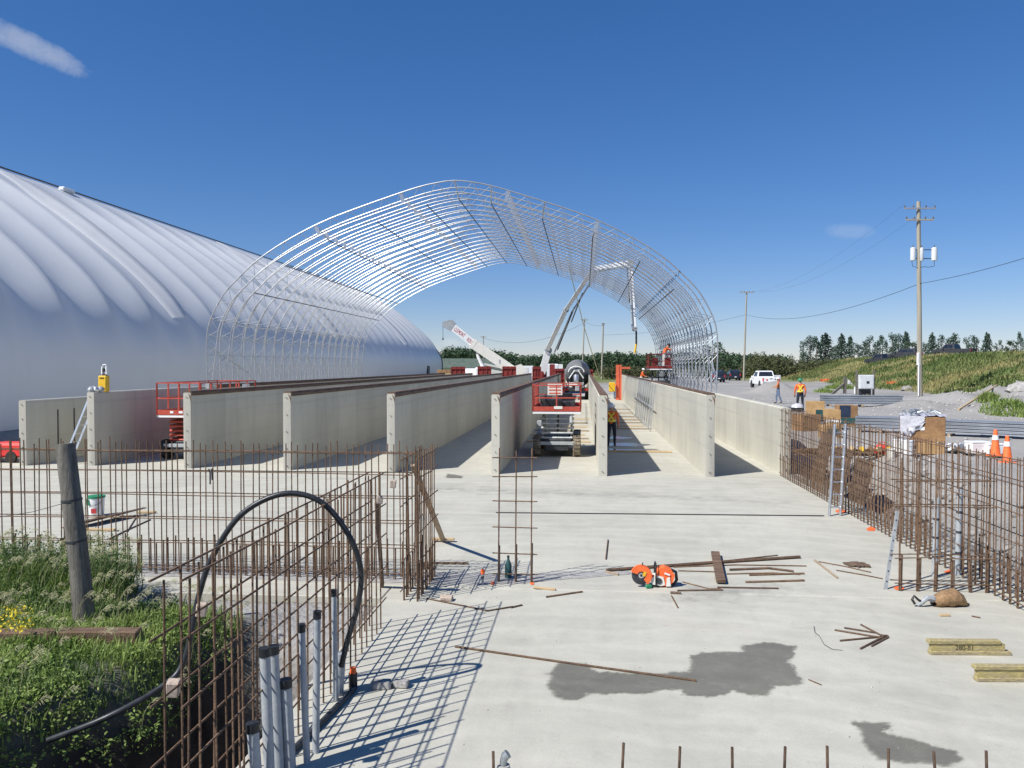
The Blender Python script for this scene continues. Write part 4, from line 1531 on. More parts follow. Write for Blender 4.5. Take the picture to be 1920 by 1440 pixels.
# white conduits in the right cage
for x, y, yt, lab in ((1752, 1082, 938, 'pale tall conduit in the right cage, left of two'), (1795, 1078, 922, 'pale tall conduit in the right cage, right of two')):
    b = G(x, y)
    tp = AT(x + 5, yt, b.y + .05)
    t = thing('conduit_pipe', lab, 'pipe', b, 0, 'pale conduits in the right cage')
    d = tp - b
    MB().bar((0, 0, 0), d, .042, 14).build('pipe', M['pvc'], t, True)
    MB().bar(d * .95, d * 1.03, .046, 12).build('end_cap', M['greypaint'], t, True)
    for f in (.25, .5, .74):
        MB().bar(d * f, d * (f + .03), .044, 12).build('tape_band', M['darksteel'], t, True)
for x, y in ((1685, 1103), (1779, 1072), (1632, 992), (1575, 958)):
    t = outline_sheet('paint_mark', [G(x - 9, y), G(x, y - 4), G(x + 11, y - 1), G(x + 7, y + 4), G(x - 4, y + 4)], M['orange'], slab, z=.006, rough=.03, sub=4, seed=x)

# ---- cut-off saw
def cutoff_saw():
    base = G(1232, 1099)
    t = thing('cut_off_saw', 'orange and cream petrol cut-off saw standing on the slab', 'saw', base, R(-4))
    # local x to the right, blade at the left end
    k = 1.0
    b = MB()
    b.prism([(.02, .03), (.20, .02), (.27, .10), (.30, .22), (.24, .32), (.12, .37), (.02, .33), (-.03, .20)], -.09, .09, 'y')
    b.build('engine_body', M['orange'], t)
    MB().prism([(-.10, .06), (.06, .03), (.13, .05), (.10, .19), (-.02, .22), (-.11, .17)], -.105, .095, 'y').build('crank_cover', M['creampaint'], t)
    MB().prism([(.15, .025), (.23, .03), (.21, .19), (.16, .17)], -.11, .11, 'y').build('fuel_tank', M['creampaint'], t)
    MB().lathe([(.055, -.118), (.055, -.108)], 14, (.02, 0, .12), 'y').build('starter_grille', M['darksteel'], t)
    MB().tube([(.24, 0, .30), (.33, 0, .26), (.345, 0, .12), (.30, 0, .04), (.22, 0, .03)], .028, 8).build('rear_handle', M['black'], t, True)
    MB().tube([(-.03, -.12, .05), (-.035, -.125, .36), (-.03, -.05, .42), (-.03, .07, .42), (-.035, .125, .34), (-.03, .12, .05)], .014, 8).build('front_handle', M['black'], t, True)
    arm = MB().prism([(-.08, .12), (-.06, .21), (-.27, .29), (-.31, .25), (-.28, .19)], -.075, -.045, 'y').build('blade_arm', M['orange'], t)
    c = (-.29, -.10, .215)
    MB().lathe([(.168, -.003), (.168, .003)], 40, c, 'y').build('cutting_disc', M['darksteel'], t)
    MB().lathe([(.05, -.012), (.05, .012)], 20, c, 'y').build('disc_flange', M['alu'], t)
    MB().lathe([(.022, -.02), (.022, .02)], 12, c, 'y').build('disc_nut', M['darksteel'], t)
    # half-round guard over the top right of the disc
    g = MB()
    prof = []
    n = 22
    ring_o, ring_i = [], []
    for i in range(n + 1):
        a = R(-55 + 215 * i / n)
        prof.append((math.cos(a), math.sin(a)))
    for y0, y1, r0, r1 in ((-.135, -.128, .075, .185), (-.135, -.065, .178, .187), (-.072, -.065, .075, .185)):
        pts = [(c[0] + r1 * a, c[2] + r1 * b_) for a, b_ in prof] + [(c[0] + r0 * a, c[2] + r0 * b_) for a, b_ in reversed(prof)]
        g.prism(pts, y0, y1, 'y')
    g.build('blade_guard', M['orange'], t)
    MB().box((-.235, -.14, .25), (.05, .006, .08), (0, .4, 0)).build('warning_plate', M['yellow'], t)
    MB().box((-.27, -.10, .415), (.015, .03, .06), (0, .3, 0)).build('guard_lever', M['black'], t)
    MB().box((.165, -.107, .245), (.10, .006, .03), (0, .35, 0)).build('name_plate', M['whitepaint'], t)
    MB().box((-.05, 0, .018), (.16, .2, .035), bev=.01).build('foot', M['black'], t)
    return t


saw = cutoff_saw()
saw.scale = (.84, .84, .84)

# ---- bars, boards and small things lying on the slab
def lying_bar(label, pts, r=.011, m='rust', z=None, group='loose bars on the slab', name='loose_bar'):
    P = [G(x, y, (z if z is not None else r) + .002 + (q[2] if len(q) > 2 else 0)) for q in pts for x, y in [q[:2]]]
    o = MB().tube(P, r, 6).build(name, M[m], None, True)
    return setp(o, label, 'rebar', group)


lying_bar('long rusty bar lying across the slab to the big wet patch', [(853, 1212), (1080, 1245), (1305, 1276)], .012)
lying_bar('thick bundle bar running behind the cut-off saw', [(1137, 1069), (1330, 1055), (1500, 1044)], .026, 'darkrust')
lying_bar('thin bar farthest back in the pile by the saw', [(1300, 1058), (1400, 1047), (1458, 1041)], .010, 'darkrust')
lying_bar('bar lying just behind the saw handle', [(1262, 1063), (1380, 1059), (1512, 1061)], .010)
lying_bar('grey bar end right of the saw', [(1272, 1070), (1342, 1072)], .009)
lying_bar('thick short bar right of the brown plank, upper', [(1368, 1068), (1440, 1065), (1488, 1071)], .018, 'darkrust')
lying_bar('thin bar right of the brown plank, second from top', [(1363, 1076), (1450, 1074), (1500, 1077)], .010)
lying_bar('bar right of the brown plank with its end at the third row', [(1405, 1078), (1508, 1075)], .014)
lying_bar('lowest of the bars right of the brown plank', [(1398, 1091), (1440, 1090), (1508, 1088)], .015)
lying_bar('bar below the plank running to the right', [(1345, 1101), (1460, 1103)], .012, 'darkrust')
lying_bar('bar in front of the saw running right', [(1270, 1107), (1355, 1106)], .012, 'darkrust')
lying_bar('kinked thin bar right of the saw', [(1280, 1091), (1330, 1104), (1352, 1104)], .009)
lying_bar('short upright-looking bar lying behind the pile', [(1140, 1012), (1136, 1048)], .012, 'darkrust')
lying_bar('short bar lying left of the saw, nearer', [(1024, 1119), (1092, 1109)], .012)
lying_bar('little bar near the end of the shadow lines', [(958, 1139), (979, 1134)], .011, 'darkrust')
lying_bar('stub of bar in front of the saw', [(1259, 1117), (1271, 1139)], .010)
lying_bar('bent bar from the timber shadow', [(800, 1122), (850, 1132), (915, 1145), (962, 1137)], .010, 'darkrust')
lying_bar('thick slanting bar left of the work gloves', [(1527, 1050), (1570, 1083)], .016, 'wood')
lying_bar('thin bar passing under the work gloves', [(1535, 1053), (1580, 1061), (1633, 1073)], .009)
lying_bar('thin bar running to the form stake', [(1568, 1069), (1620, 1078), (1655, 1085)], .009)
lying_bar('little bar below the tool bag', [(1822, 1155), (1838, 1158)], .009, 'darkrust')
lying_bar('rust-red thin stick left of the front wet patch', [(1516, 1274), (1540, 1284)], .006)
for q, lab in (([(1565, 1181), (1655, 1196)], 'upper long leg of the arrow of bent bars'), ([(1583, 1177), (1640, 1186)], 'short bar along the top of the arrow of bent bars'),
               ([(1575, 1201), (1650, 1194), (1665, 1192)], 'lower long leg of the arrow of bent bars'), ([(1614, 1171), (1650, 1190), (1666, 1193)], 'bent bar forming the upper barb of the arrow'),
               ([(1613, 1216), (1640, 1202), (1662, 1191)], 'bent bar forming the lower barb of the arrow'), ([(1634, 1211), (1666, 1194)], 'shortest barb bar of the arrow')):
    lying_bar('rusty ' + lab, q, .0105, 'darkrust')
o = MB().tube([G(x, y, .01) for x, y in ((1526, 1174), (1528, 1186), (1536, 1192), (1545, 1208), (1560, 1217), (1580, 1219))], .003, 5).build('wire_curl', M['darksteel'], None, True)
setp(o, 'thin curl of tie wire left of the bent bars', 'wire')
# plank on the pile
a, b = G(1341, 1036, .06), G(1352, 1090, .05)
timber('plank', 'brown plank lying across the bars by the saw', a, b, .14, .05, 'oldtie', up=(0, 0, 1))
for (x0, x1, y, label, tx) in ((1742, 1893, 1226, 'yellow formwork beam lying on the slab, farther of two', 'DOKA'), (1828, 1990, 1276, 'yellow formwork beam at the right edge, nearer of two', None)):
    a, b = G(x0, y), G(x1, y + 1)
    d = b - a
    t = thing('formwork_beam', label, 'timber', a, math.atan2(d.y, d.x), 'yellow formwork beams')
    L = d.length
    MB().box((L / 2, 0, .022), (L, .085, .042), bev=.005).build('lower_flange', M['yellowwood'], t)
    MB().box((L / 2 - .03, 0, .085), (L - .08, .06, .085)).build('web', M['yellowwood'], t)
    MB().box((L / 2 - .07, 0, .147), (L - .10, .085, .042), bev=.005).build('upper_flange', M['yellowwood'], t)
    if tx:
        cu = bpy.data.curves.new('txt', 'FONT')
        cu.body = '280-81'
        cu.size = .075
        ob = bpy.data.objects.new('txt', cu)
        me = bpy.data.meshes.new_from_object(ob.evaluated_get(bpy.context.evaluated_depsgraph_get()))
        bpy.data.objects.remove(ob)
        me.materials.append(M['ink'])
        link('stamp', me, t, (.28, -.0325, .058), (R(90), 0, 0))
# tool bag
t = thing('tool_bag', 'brown canvas tool bag lying by the right rebar return', 'bag', G(1775, 1136), R(5))
mb = MB()
rings = []
for i in range(9):
    f = i / 8
    x = -.20 + .46 * f
    hh = .24 * math.sin(math.pi * (.12 + .80 * f)) ** .8 * (1.05 if f > .5 else .9)
    ww = .13 * math.sin(math.pi * (.1 + .8 * f)) ** .6
    rings.append([Vector((x + random.gauss(0, .008), ww * math.cos(a) + random.gauss(0, .008), max(0.0, hh * .5 + hh * .52 * math.sin(a)) + random.gauss(0, .006) * (math.sin(a) > -.5))) for a in [2 * math.pi * k / 12 for k in range(13)]])
for r_ in rings:
    r_[12] = r_[0]
mb.grid(rings)
mb.build('bag_body', M['canvas'], t, 'all')
MB().tube([(-.20, 0, .10), (-.30, -.02, .12), (-.36, -.02, .07), (-.42, 0, .02)], [.05, .035, .03, .02], 8).build('handle_end', M['greypaint'], t, True)
MB().tube([(-.34, -.02, .05), (-.42, -.01, .10), (-.47, 0, .15), (-.50, 0, .10), (-.46, 0, .04)], .018, 6).build('strap', M['black'], t, True)
MB().tube([(.24, 0, .05), (.29, .02, .02), (.33, .0, .015)], .014, 6).build('strap', M['black'], t, True)
# gloves
t = thing('work_gloves', 'pair of dark work gloves dropped on the slab', 'gloves', G(1604, 1060), R(-8))
for dx, dy, rz in ((0, .02, .1), (.03, -.10, -.15)):
    g = MB()
    g.box((dx, dy, .03), (.15, .11, .045), (0, 0, rz), .015)
    for k in range(4):
        g.bar((dx - .07, dy - .04 + .027 * k, .03), (dx - .17 - .015 * (k % 2), dy - .055 + .034 * k, .022), .014, 6, .010)
    g.bar((dx + .0, dy - .05, .03), (dx - .06, dy - .12, .022), .014, 6, .010)
    g.box((dx + .12, dy, .026), (.11, .10, .04), (0, .1, rz), .015)
    g.build('glove', M['brownwood'], t)
# markers, bottle, tin, sticks
t = thing('survey_stake', 'white marker stake with an orange top near the three-bar cage', 'stake', G(905, 1097), 0)
MB().bar((0, 0, 0), (0, 0, .17), .018, 8).build('post', M['pvc'], t, True)
MB().bar((0, 0, .10), (0, 0, .14), .0195, 8).build('band', M['darksteel'], t, True)
MB().lathe([(.03, .17), (.034, .20), (.028, .235), (.01, .245)], 12).build('marker_cap', M['orange'], t, True)
t = thing('bottle', 'dark green bottle standing behind the three-bar cage', 'bottle', G(953, 1083), 0)
MB().lathe([(.05, 0), (.054, .02), (.052, .20), (.03, .26), (.018, .29), (.018, .32)], 14).build('bottle_body', M['bluegreen'], t, True)
MB().lathe([(.02, .32), (.02, .345)], 10).build('bottle_cap', M['black'], t, True)
o = MB().box((0, 0, .03), (.09, .06, .045), bev=.01).build('tape_measure', M['green'], None, False, G(1216, 1103), (0, 0, .2))
setp(o, 'small green tape measure in front of the saw', 'tape measure')
for x, y in ((923, 1094), (998, 1094)):
    outline_sheet('paint_mark', [G(x - 4, y), G(x, y - 4), G(x + 4, y - 2), G(x + 3, y + 3), G(x - 3, y + 3)], M['orange'], slab, z=.0075, rough=.02, sub=3, seed=x)
for (p, lab, m_) in ((((1000, 1101), (1042, 1105)), 'pale stick with a dark tip right of the three-bar cage', 'woodwarm'), (((1137, 1072), (1160, 1077)), 'small timber chip left of the saw', 'wood'),
                     (((1257, 1111), (1277, 1112)), 'little dark block in front of the saw', 'brownwood'), (((1762, 1153), (1781, 1153)), 'small wood offcut below the tool bag', 'woodwarm')):
    timber('offcut', lab, G(*p[0], .018), G(*p[1], .018), .035, .03, m_, 'wood offcuts on the slab', up=(0, 0, 1))
# valve pipe at the near edge
t = thing('pipe_fitting', 'bent metal pipe fitting at the bottom edge by the first stub bar', 'pipe', AT(944, 1440, 6.2) * 1.0, 0)
t.location.z = 0
zt = AT(944, 1413, 6.2).z
MB().tube([(0, 0, 0), (0, 0, zt - .06), (.012, 0, zt - .02), (.035, 0, zt)], [.03, .03, .034, .036], 10).build('pipe', M['chain'], t, True)
MB().lathe([(.05, zt - .14), (.055, zt - .11), (.05, zt - .09)], 12).build('collar', M['stone'], t, True)
# small grit on the slab (one mass)
gr = MB()
for _ in range(700):
    v, u = random.uniform(-2.4, 6.2), random.uniform(6.2, 24) if random.random() < .8 else random.uniform(6.2, 12)
    s = random.choice((.003, .004, .005, .006, .009)) * random.uniform(.7, 1.3)
    c = W(v, u, s * .4)
    gr.box(c, (s * random.uniform(.8, 2), s, s * .8), (random.random(), random.random(), random.random() * 6))
setp(gr.build('grit', M['stone'], None), 'scattered grit and crumbs on the slab', 'grit', kind='stuff')

# ---- leaning fence post, sleepers and the heap behind the long cage
t = thing('leaning_post', 'thick grey wooden post leaning in the weeds at the left', 'post', G(163, 1178, .15), 0)
top = AT(122, 832, 9.55) - Vector(t.location)
low = Vector((0, 0, -.4))
pm = MB()
pm.tube([low, top * .3, top * .33, top * .985, top], [.125, .118, .115, .108, .10], 14)
pm.build('post', M['postwood'], t, True)
for f in (.47, .69):
    MB().bar(top * f, top * (f + .012), .119, 14).build('wire_band', M['darksteel'], t, True)
for (x0, y0, x1, y1, lab) in ((-60, 1190, 105, 1190, 'old reddish sleeper in the grass, left of two'), (113, 1187, 262, 1189, 'old reddish sleeper in the grass, right of two')):
    a, b = G(x0, y0, .30), G(x1, y1, .28)
    d = b - a
    o = MB().box((0, 0, -.02), (d.length, .17, .14), bev=.015).build('old_sleeper', M['oldtie'], None, False, (a + b) / 2, (0, .01, math.atan2(d.y, d.x)))
    setp(o, lab, 'timber', 'old sleepers edging the bank')
# wire from the post
o = MB().tube([Vector(t.location) + top * .69, G(60, 960, 1.25), G(-40, 975, 1.2)], .004, 4).build('fence_wire', M['darksteel'])
setp(o, 'thin fence wire running left from the leaning post', 'wire')
t = thing('plaster_pail', 'white pail with a green rim standing on the slab behind the long cage', 'pail', G(181, 967), 0)
MB().lathe([(.145, 0), (.15, .01), (.172, .40), (.172, .405)], 20).build('pail_body', M['whitepaint'], t, True)
MB().lathe([(.178, .40), (.185, .405), (.185, .445), (.165, .45)], 20).build('rim', M['green'], t, True)
MB().prism([(-.13, .26), (-.05, .25), (-.09, .40), (-.14, .40)], -.172, -.160, 'y').build('label_flash', M['green'], t)
MB().box((.02, -.158, .13), (.11, .012, .10), (.05, 0, 0)).build('label_print', M['letter'], t)
MB().tube([(-.17, 0, .36), (-.12, -.14, .28), (0, -.19, .25), (.12, -.14, .28), (.17, 0, .36)], .005, 5).build('bail', M['darksteel'], t, True)
for k in range(6):
    a, b = G(118 + 10 * k, 990 - 3 * k, .05 + .018 * k), G(232 + 8 * k, 962 - 2 * k, .06 + .018 * k)
    timber('scrap_board', ['dark scrap board at the bottom of the heap by the pail', 'second dark scrap board in the heap by the pail', 'third dark scrap board in the heap by the pail',
                           'fourth dark scrap board in the heap by the pail', 'fifth dark scrap board in the heap by the pail', 'topmost scrap board in the heap by the pail'][k], a, b, .09, .02, 'brownwood', 'scrap boards by the pail', up=(0, 0, 1))
timber('scrap_board', 'reddish board lying in front of the heap by the pail', G(156, 992, .03), G(216, 993, .03), .09, .04, 'woodwarm', 'scrap boards by the pail', up=(0, 0, 1))
timber('scrap_board', 'pale board lying behind the heap by the pail', G(258, 960, .03), G(292, 960, .03), .08, .04, 'woodwarm', 'scrap boards by the pail', up=(0, 0, 1))
lying_bar('thin bar lying right of the heap by the pail', [(205, 1010), (240, 993), (282, 974)], .013, 'darkrust')
lying_bar('short bar crossing the thin bar right of the heap', [(238, 997), (256, 968)], .011, 'darkrust')
lying_bar('long dark cable lying along the second joint of the slab', [(930, 961), (1250, 964), (1545, 967)], .012, 'wire', name='cable')
# slip hook hanging in the long cage
o = MB().tube([AT(394, 908, 12.3), AT(394, 886, 12.3), AT(391, 880, 12.3), AT(397, 879, 12.3), AT(398, 900, 12.3)], .012, 6).build('tie_hook', M['darksteel'], None, True)
setp(o, 'dark hook hanging on the long cage left of the middle', 'hook')
# steel plate and block at the corner cage's foot
timber('scrap_board', 'rusty brown flat lying along the joint behind the corner cage', G(790, 1055, .02), G(878, 1056, .02), .05, .03, 'brownwood', 'scrap boards by the pail', up=(0, 0, 1))
o = MB().box((0, 0, .05), (.2, .14, .1), bev=.02).build('wood_chock', M['oldtie'], None, False, G(800, 1066), (0, 0, .3))
setp(o, 'rusty wood chock at the foot of the corner cage', 'block')

# loose stones over the gravel yard and its mounds (a mass nobody could count)
rb = MB()
for k in range(5200):
    x = random.uniform(8, 40)
    y = random.uniform(20, 62)
    if x / y > .68 or x / y < .26:
        continue
    v, u = VU((x, y))
    if v < 7.5:
        continue
    near = any(((x - a) ** 2 + (y - b) ** 2) < (r_ * 1.3) ** 2 for a, b, r_, h_ in MOUNDS)
    if not near and random.random() > .35:
        continue
    z = terrain(v, u)[0]
    s = random.uniform(.03, .09) * (1.5 if near and random.random() < .25 else 1)
    rb.box((x, y, z), (s * random.uniform(.8, 1.8), s, s * random.uniform(.5, .9)), (random.uniform(-.7, .7), random.uniform(-.7, .7), random.uniform(0, 6)))
setp(rb.build('gravel_stones', M['stone']), 'loose stones strewn over the gravel yard and mounds', 'gravel', kind='stuff')

# ================================================================== MACHINES, PEOPLE, FAR OBJECTS
def text_mesh(s, size, m, thick=.0):
    cu = bpy.data.curves.new('txt', 'FONT')
    cu.body = s
    cu.size = size
    cu.align_x = 'CENTER'
    cu.align_y = 'CENTER'
    cu.extrude = thick
    ob = bpy.data.objects.new('txt', cu)
    me = bpy.data.meshes.new_from_object(ob.evaluated_get(bpy.context.evaluated_depsgraph_get()))
    bpy.data.objects.remove(ob)
    me.materials.clear()
    me.materials.append(m)
    return me


def wheel(parent, c, r, w, tyre='rubber', rim='whitepaint', axis='x'):
    t = MB().lathe([(r * .62, -w / 2), (r * .94, -w / 2), (r, -w * .36), (r, w * .36), (r * .94, w / 2), (r * .62, w / 2)], 22, (0, 0, 0), axis).build('wheel', M[tyre], parent, True, c)
    MB().lathe([(r * .15, -w * .42), (r * .6, -w * .3), (r * .63, -w * .49), (r * .63, w * .49), (r * .6, w * .3), (r * .15, w * .42)], 16, (0, 0, 0), axis).build('rim', M[rim], t, True)
    if tyre == 'mudrubber':     # lugs
        lg = MB()
        for k in range(18):
            a = 2 * math.pi * k / 18
            q = Vector((0, math.cos(a), math.sin(a)))
            for s in (-1, 1):
                lg.box(Vector((s * w * .24, 0, 0)) + q * (r * 1.0), (w * .5, .07, .05), Matrix.Rotation(a - math.pi / 2 , 3, 'X') @ Matrix.Rotation(.5 * s, 3, 'Z'))
        lg.build('tread', M[tyre], t)
    return t


def scissor_lift(label, v, u, Wd, L, deck_z, arm_m, rail_h=1.1, n_arm=4, tyre='mudrubber', ext=0.0, red='liftred'):
    t = thing('scissor_lift', label, 'lift', W(v, u, 0), -AXIS, 'scissor lifts')
    hw = Wd / 2
    ch = .52
    b = MB()
    b.box((0, L / 2, ch), (Wd * .62, L * .92, .24), bev=.03)
    b.box((0, .12, ch - .12), (Wd * .5, .22, .34), bev=.02)
    b.build('chassis', M['darksteel'], t)
    MB().box((-hw * .72, L * .5, ch + .12), (Wd * .22, L * .5, .3), bev=.03).build('engine_tray', M['greypaint'], t)
    MB().box((hw * .72, L * .5, ch + .1), (Wd * .22, L * .46, .26), bev=.03).build('hydraulic_tray', M['darksteel'], t)
    for sx in (-1, 1):
        for y in (.32, L - .35):
            wheel(t, (sx * (hw - .14), y, .37), .37, .26, tyre, 'creampaint')
    MB().box((0, .0, ch - .02), (Wd * .8, .06, .12), bev=.01).build('axle_beam', M['greypaint'], t)
    z0, z1 = ch + .16, deck_z - .10
    dz = (z1 - z0) / n_arm
    for s in (-1, 1):
        for k in range(n_arm):
            za, zb = z0 + dz * k, z0 + dz * (k + 1)
            for flip in (0, 1):
                ya, yb = (.25, L * .86) if not flip else (L * .86, .25)
                x = s * (hw * .60 + (.05 if flip else 0))
                MB().beam((x, ya, za), (x, yb, zb), .05, .11, (0, 0, 1), .008).build('scissor_arm', M[arm_m], t)
    for k in range(n_arm + 1):
        MB().bar((-hw * .66, .25, z0 + dz * k), (hw * .66, .25, z0 + dz * k), .035, 8).build('cross_tube', M[arm_m], t, True)
    MB().bar((0, L * .2, z0), (0, L * .7, z1 - .1), .05, 8).build('lift_cylinder', M['alu'], t, True)
    # platform
    y0 = -.12
    L2 = L + .15 + ext
    MB().box((0, y0 + L2 / 2, deck_z - .04), (Wd, L2, .08), bev=.01).build('platform_deck', M['greypaint'], t)
    MB().box((0, y0 - .012, deck_z - .05), (Wd, .02, .07)).build('deck_edge', M['whitepaint'], t)
    for (cx, cy, sx, sy) in ((0, y0, Wd, .03), (0, y0 + L2, Wd, .03), (-hw, y0 + L2 / 2, .03, L2), (hw, y0 + L2 / 2, .03, L2)):
        MB().box((cx, cy, deck_z + .09), (sx + .004, sy + .004, .17)).build('toe_board', M[red], t)
    def rails(x0, x1, ya, yb, name='guard_rail'):
        nposts = max(2, int(math.hypot(x1 - x0, yb - ya) / .75) + 1)
        for k in range(nposts):
            f = k / (nposts - 1)
            p = (x0 + (x1 - x0) * f, ya + (yb - ya) * f)
            MB().box((p[0], p[1], deck_z + rail_h / 2), (.045, .045, rail_h)).build('rail_post', M[red], t)
        for z in (rail_h * .52, rail_h):
            MB().beam((x0, ya, deck_z + z), (x1, yb, deck_z + z), .042, .042).build(name, M[red], t)
    rails(-hw, hw, y0, y0)
    rails(-hw, hw, y0 + L2, y0 + L2)
    rails(-hw, -hw, y0, y0 + L2)
    rails(hw, hw, y0, y0 + L2)
    MB().box((hw - .12, y0 + .9, deck_z + rail_h - .12), (.16, .3, .22), bev=.02).build('control_box', M['greypaint'], t)
    return t


l1 = scissor_lift('red scissor lift standing between the two left walls, its long rail over the wall top', -14.1, 26.9, 1.6, 3.9, 1.58, 'liftred', 1.12, 5, 'rubber', ext=.6)
MB().box((.815, 3.6, 2.42), (.01, .62, .34)).build('sign_board', M['whitepaint'], l1)
for dx, ww in ((-.25, .12), (.08, .14), (.40, .22)):
    MB().box((dx, -.147, 1.68), (ww, .01, .08)).build('decal', M['whitepaint'], l1)
l2 = scissor_lift('scissor lift with grey scissor arms and muddy tyres parked in the middle lane', -.98, 28.9, 1.72, 3.4, 1.66, 'armgrey', .94, 5, 'mudrubber')
for q_, s_, m_ in (((-.2, 1.6, 1.85), (.7, .5, .36), 'black'), ((.35, 2.2, 1.80), (.5, .6, .28), 'darksteel'), ((-.5, 2.6, 1.9), (.4, .5, .46), 'darksteel'), ((.2, 3.0, 1.95), (.6, .4, .55), 'black')):
    MB().box(q_, s_, (0, 0, .2), .03).build('deck_load', M[m_], l2)
MB().box((.06, -.147, 1.80), (.30, .01, .10)).build('decal', M['creampaint'], l2)
sg = MB().box((-.10, 1.0, 2.42), (.55, .02, .42)).build('sign_board', M['creampaint'], l2)
for k in range(3):
    MB().box((-.10, .985, 2.52 - .12 * k), (.44, .008, .045)).build('sign_line', M['formorange'], sg)
for sx in (-.86, .86):
    MB().box((sx, .25, 2.2), (.05, .5, .9)).build('gate_panel', M['liftred'], l2)
MB().box((-.62, .0, 1.22), (.18, .16, .22), bev=.03).build('work_lamp', M['greypaint'], l2)
MB().box((.52, -.05, 1.42), (.10, .10, .36), bev=.02).build('ram_head', M['armgrey'], l2)
l3 = scissor_lift('raised scissor lift carrying a worker beside the right arch feet', 5.0, 53, 1.45, 2.6, 3.12, 'darksteel', .95, 5, 'rubber', red='formred')
for sx in (-.40, .42):
    MB().box((sx, -.14, 3.58), (.40, .03, .5)).build('front_panel', M['formred'], l3)
MB().box((0, -.3, 1.9), (1.1, .45, .9), bev=.05).build('power_pack', M['darksteel'], l3)

# ---- people
def person(label, loc, rz, pose=None, cloth=('orangecloth', 'trousers'), hat=None, height=1.75, vest=None, hair=False, sleeve=True):
    t = thing('person', label, 'person', loc, rz)
    J = dict(pelvis=(0, 0, .96), belly=(0, 0, 1.12), chest=(0, 0, 1.32), neck=(0, 0, 1.47), head=(0, -.02, 1.58), crown=(0, -.01, 1.69), nose=(0, -.115, 1.59),
             ls=(-.19, 0, 1.40), le=(-.25, -.03, 1.13), lw=(-.25, -.13, .90), lh=(-.25, -.17, .83),
             rs=(.19, 0, 1.40), re=(.25, -.03, 1.13), rw=(.25, -.13, .90), rh=(.25, -.17, .83),
             lp=(-.10, 0, .92), lk=(-.11, -.03, .50), la=(-.11, .02, .10), lt=(-.12, -.15, .045),
             rp=(.10, 0, .92), rk=(.11, -.03, .50), ra=(.11, .02, .10), rt=(.12, -.15, .045))
    if pose:
        J.update(pose)
    rad = dict(pelvis=.135, belly=.135, chest=.155, neck=.06, head=.098, crown=.075, nose=.018, ls=.075, le=.048, lw=.033, lh=.036, rs=.075, re=.048, rw=.033, rh=.036,
               lp=.10, lk=.068, la=.048, lt=.042, rp=.10, rk=.068, ra=.048, rt=.042)
    E = [('pelvis', 'belly', 0), ('belly', 'chest', 0), ('chest', 'neck', 0), ('neck', 'head', 2), ('head', 'crown', 2), ('head', 'nose', 2),
         ('chest', 'ls', 0), ('ls', 'le', 0), ('le', 'lw', 0 if sleeve else 2), ('lw', 'lh', 2), ('chest', 'rs', 0), ('rs', 're', 0), ('re', 'rw', 0 if sleeve else 2), ('rw', 'rh', 2),
         ('pelvis', 'lp', 1), ('lp', 'lk', 1), ('lk', 'la', 1), ('la', 'lt', 3), ('pelvis', 'rp', 1), ('rp', 'rk', 1), ('rk', 'ra', 1), ('ra', 'rt', 3)]
    for s in 'lr':       # five fingers on each hand
        w_, h_ = Vector(J[s + 'w']), Vector(J[s + 'h'])
        d = (h_ - w_).normalized()
        sd = d.cross(Vector((0, 0, 1)))
        sd = sd.normalized() if sd.length > .1 else Vector((1, 0, 0))
        for k, (off, ln) in enumerate(((-.030, .055), (-.012, .075), (.008, .08), (.026, .065))):
            J[s + 'f%d' % k] = tuple(h_ + sd * off * 1.3 + d * ln + Vector((0, 0, -.012)))
            rad[s + 'f%d' % k] = .0095
            E.append((s + 'h', s + 'f%d' % k, 2))
        J[s + 'f4'] = tuple(w_.lerp(h_, .6) + sd * .06 + d * .02)
        rad[s + 'f4'] = .0105
        E.append((s + 'h', s + 'f4', 2))
    names = list(J)
    me = bpy.data.meshes.new('figure')
    me.from_pydata([J[n] for n in names], [(names.index(a), names.index(b)) for a, b, _ in E], [])
    ob = bpy.data.objects.new('figure', me)
    COL.objects.link(ob)
    md = ob.modifiers.new('skin', 'SKIN')
    md.use_smooth_shade = True
    for i, n in enumerate(names):
        sv = me.skin_vertices[0].data[i]
        sv.radius = (rad[n], rad[n] * (.72 if n in ('pelvis', 'belly', 'chest') else 1.0))
        sv.use_root = n == 'pelvis'
    ob.modifiers.new('sub', 'SUBSURF').levels = 2
    dg = bpy.context.evaluated_depsgraph_get()
    dg.update()
    body = bpy.data.meshes.new_from_object(ob.evaluated_get(dg))
    bpy.data.objects.remove(ob)
    body.name = 'body'
    body.materials.clear()
    for m_ in (cloth[0], cloth[1], 'skin', 'boot'):
        body.materials.append(M[m_])
    segs = [(Vector(J[a]), Vector(J[b]), k) for a, b, k in E]
    for p in body.polygons:
        best, bk = 1e9, 0
        for a, b, k in segs:
            d = b - a
            f = max(0, min(1, (p.center - a).dot(d) / max(1e-9, d.length_squared)))
            dist = (p.center - (a + d * f)).length
            if dist < best:
                best, bk = dist, k
        p.material_index = bk
        p.use_smooth = True
    link('body', body, t)
    hd, cr = Vector(J['head']), Vector(J['crown'])
    up = (cr - hd).normalized()
    rot = up.to_track_quat('Z', 'Y').to_euler()
    if hat:
        h = MB()
        h.lathe([(.145, -.005), (.15, .005), (.128, .012), (.125, .05), (.10, .10), (.05, .128), (.01, .134)], 18)
        h.box((0, -.155, .004), (.16, .07, .012), (.15, 0, 0))
        h.build('helmet', M[hat], t, True, cr - up * .035, rot)
    if hair:
        MB().lathe([(.10, -.06), (.112, -.01), (.105, .04), (.07, .085), (.02, .10)], 14).build('hair', M['hair'], t, True, cr + up * -.02 + Vector((0, .015, 0)), rot)
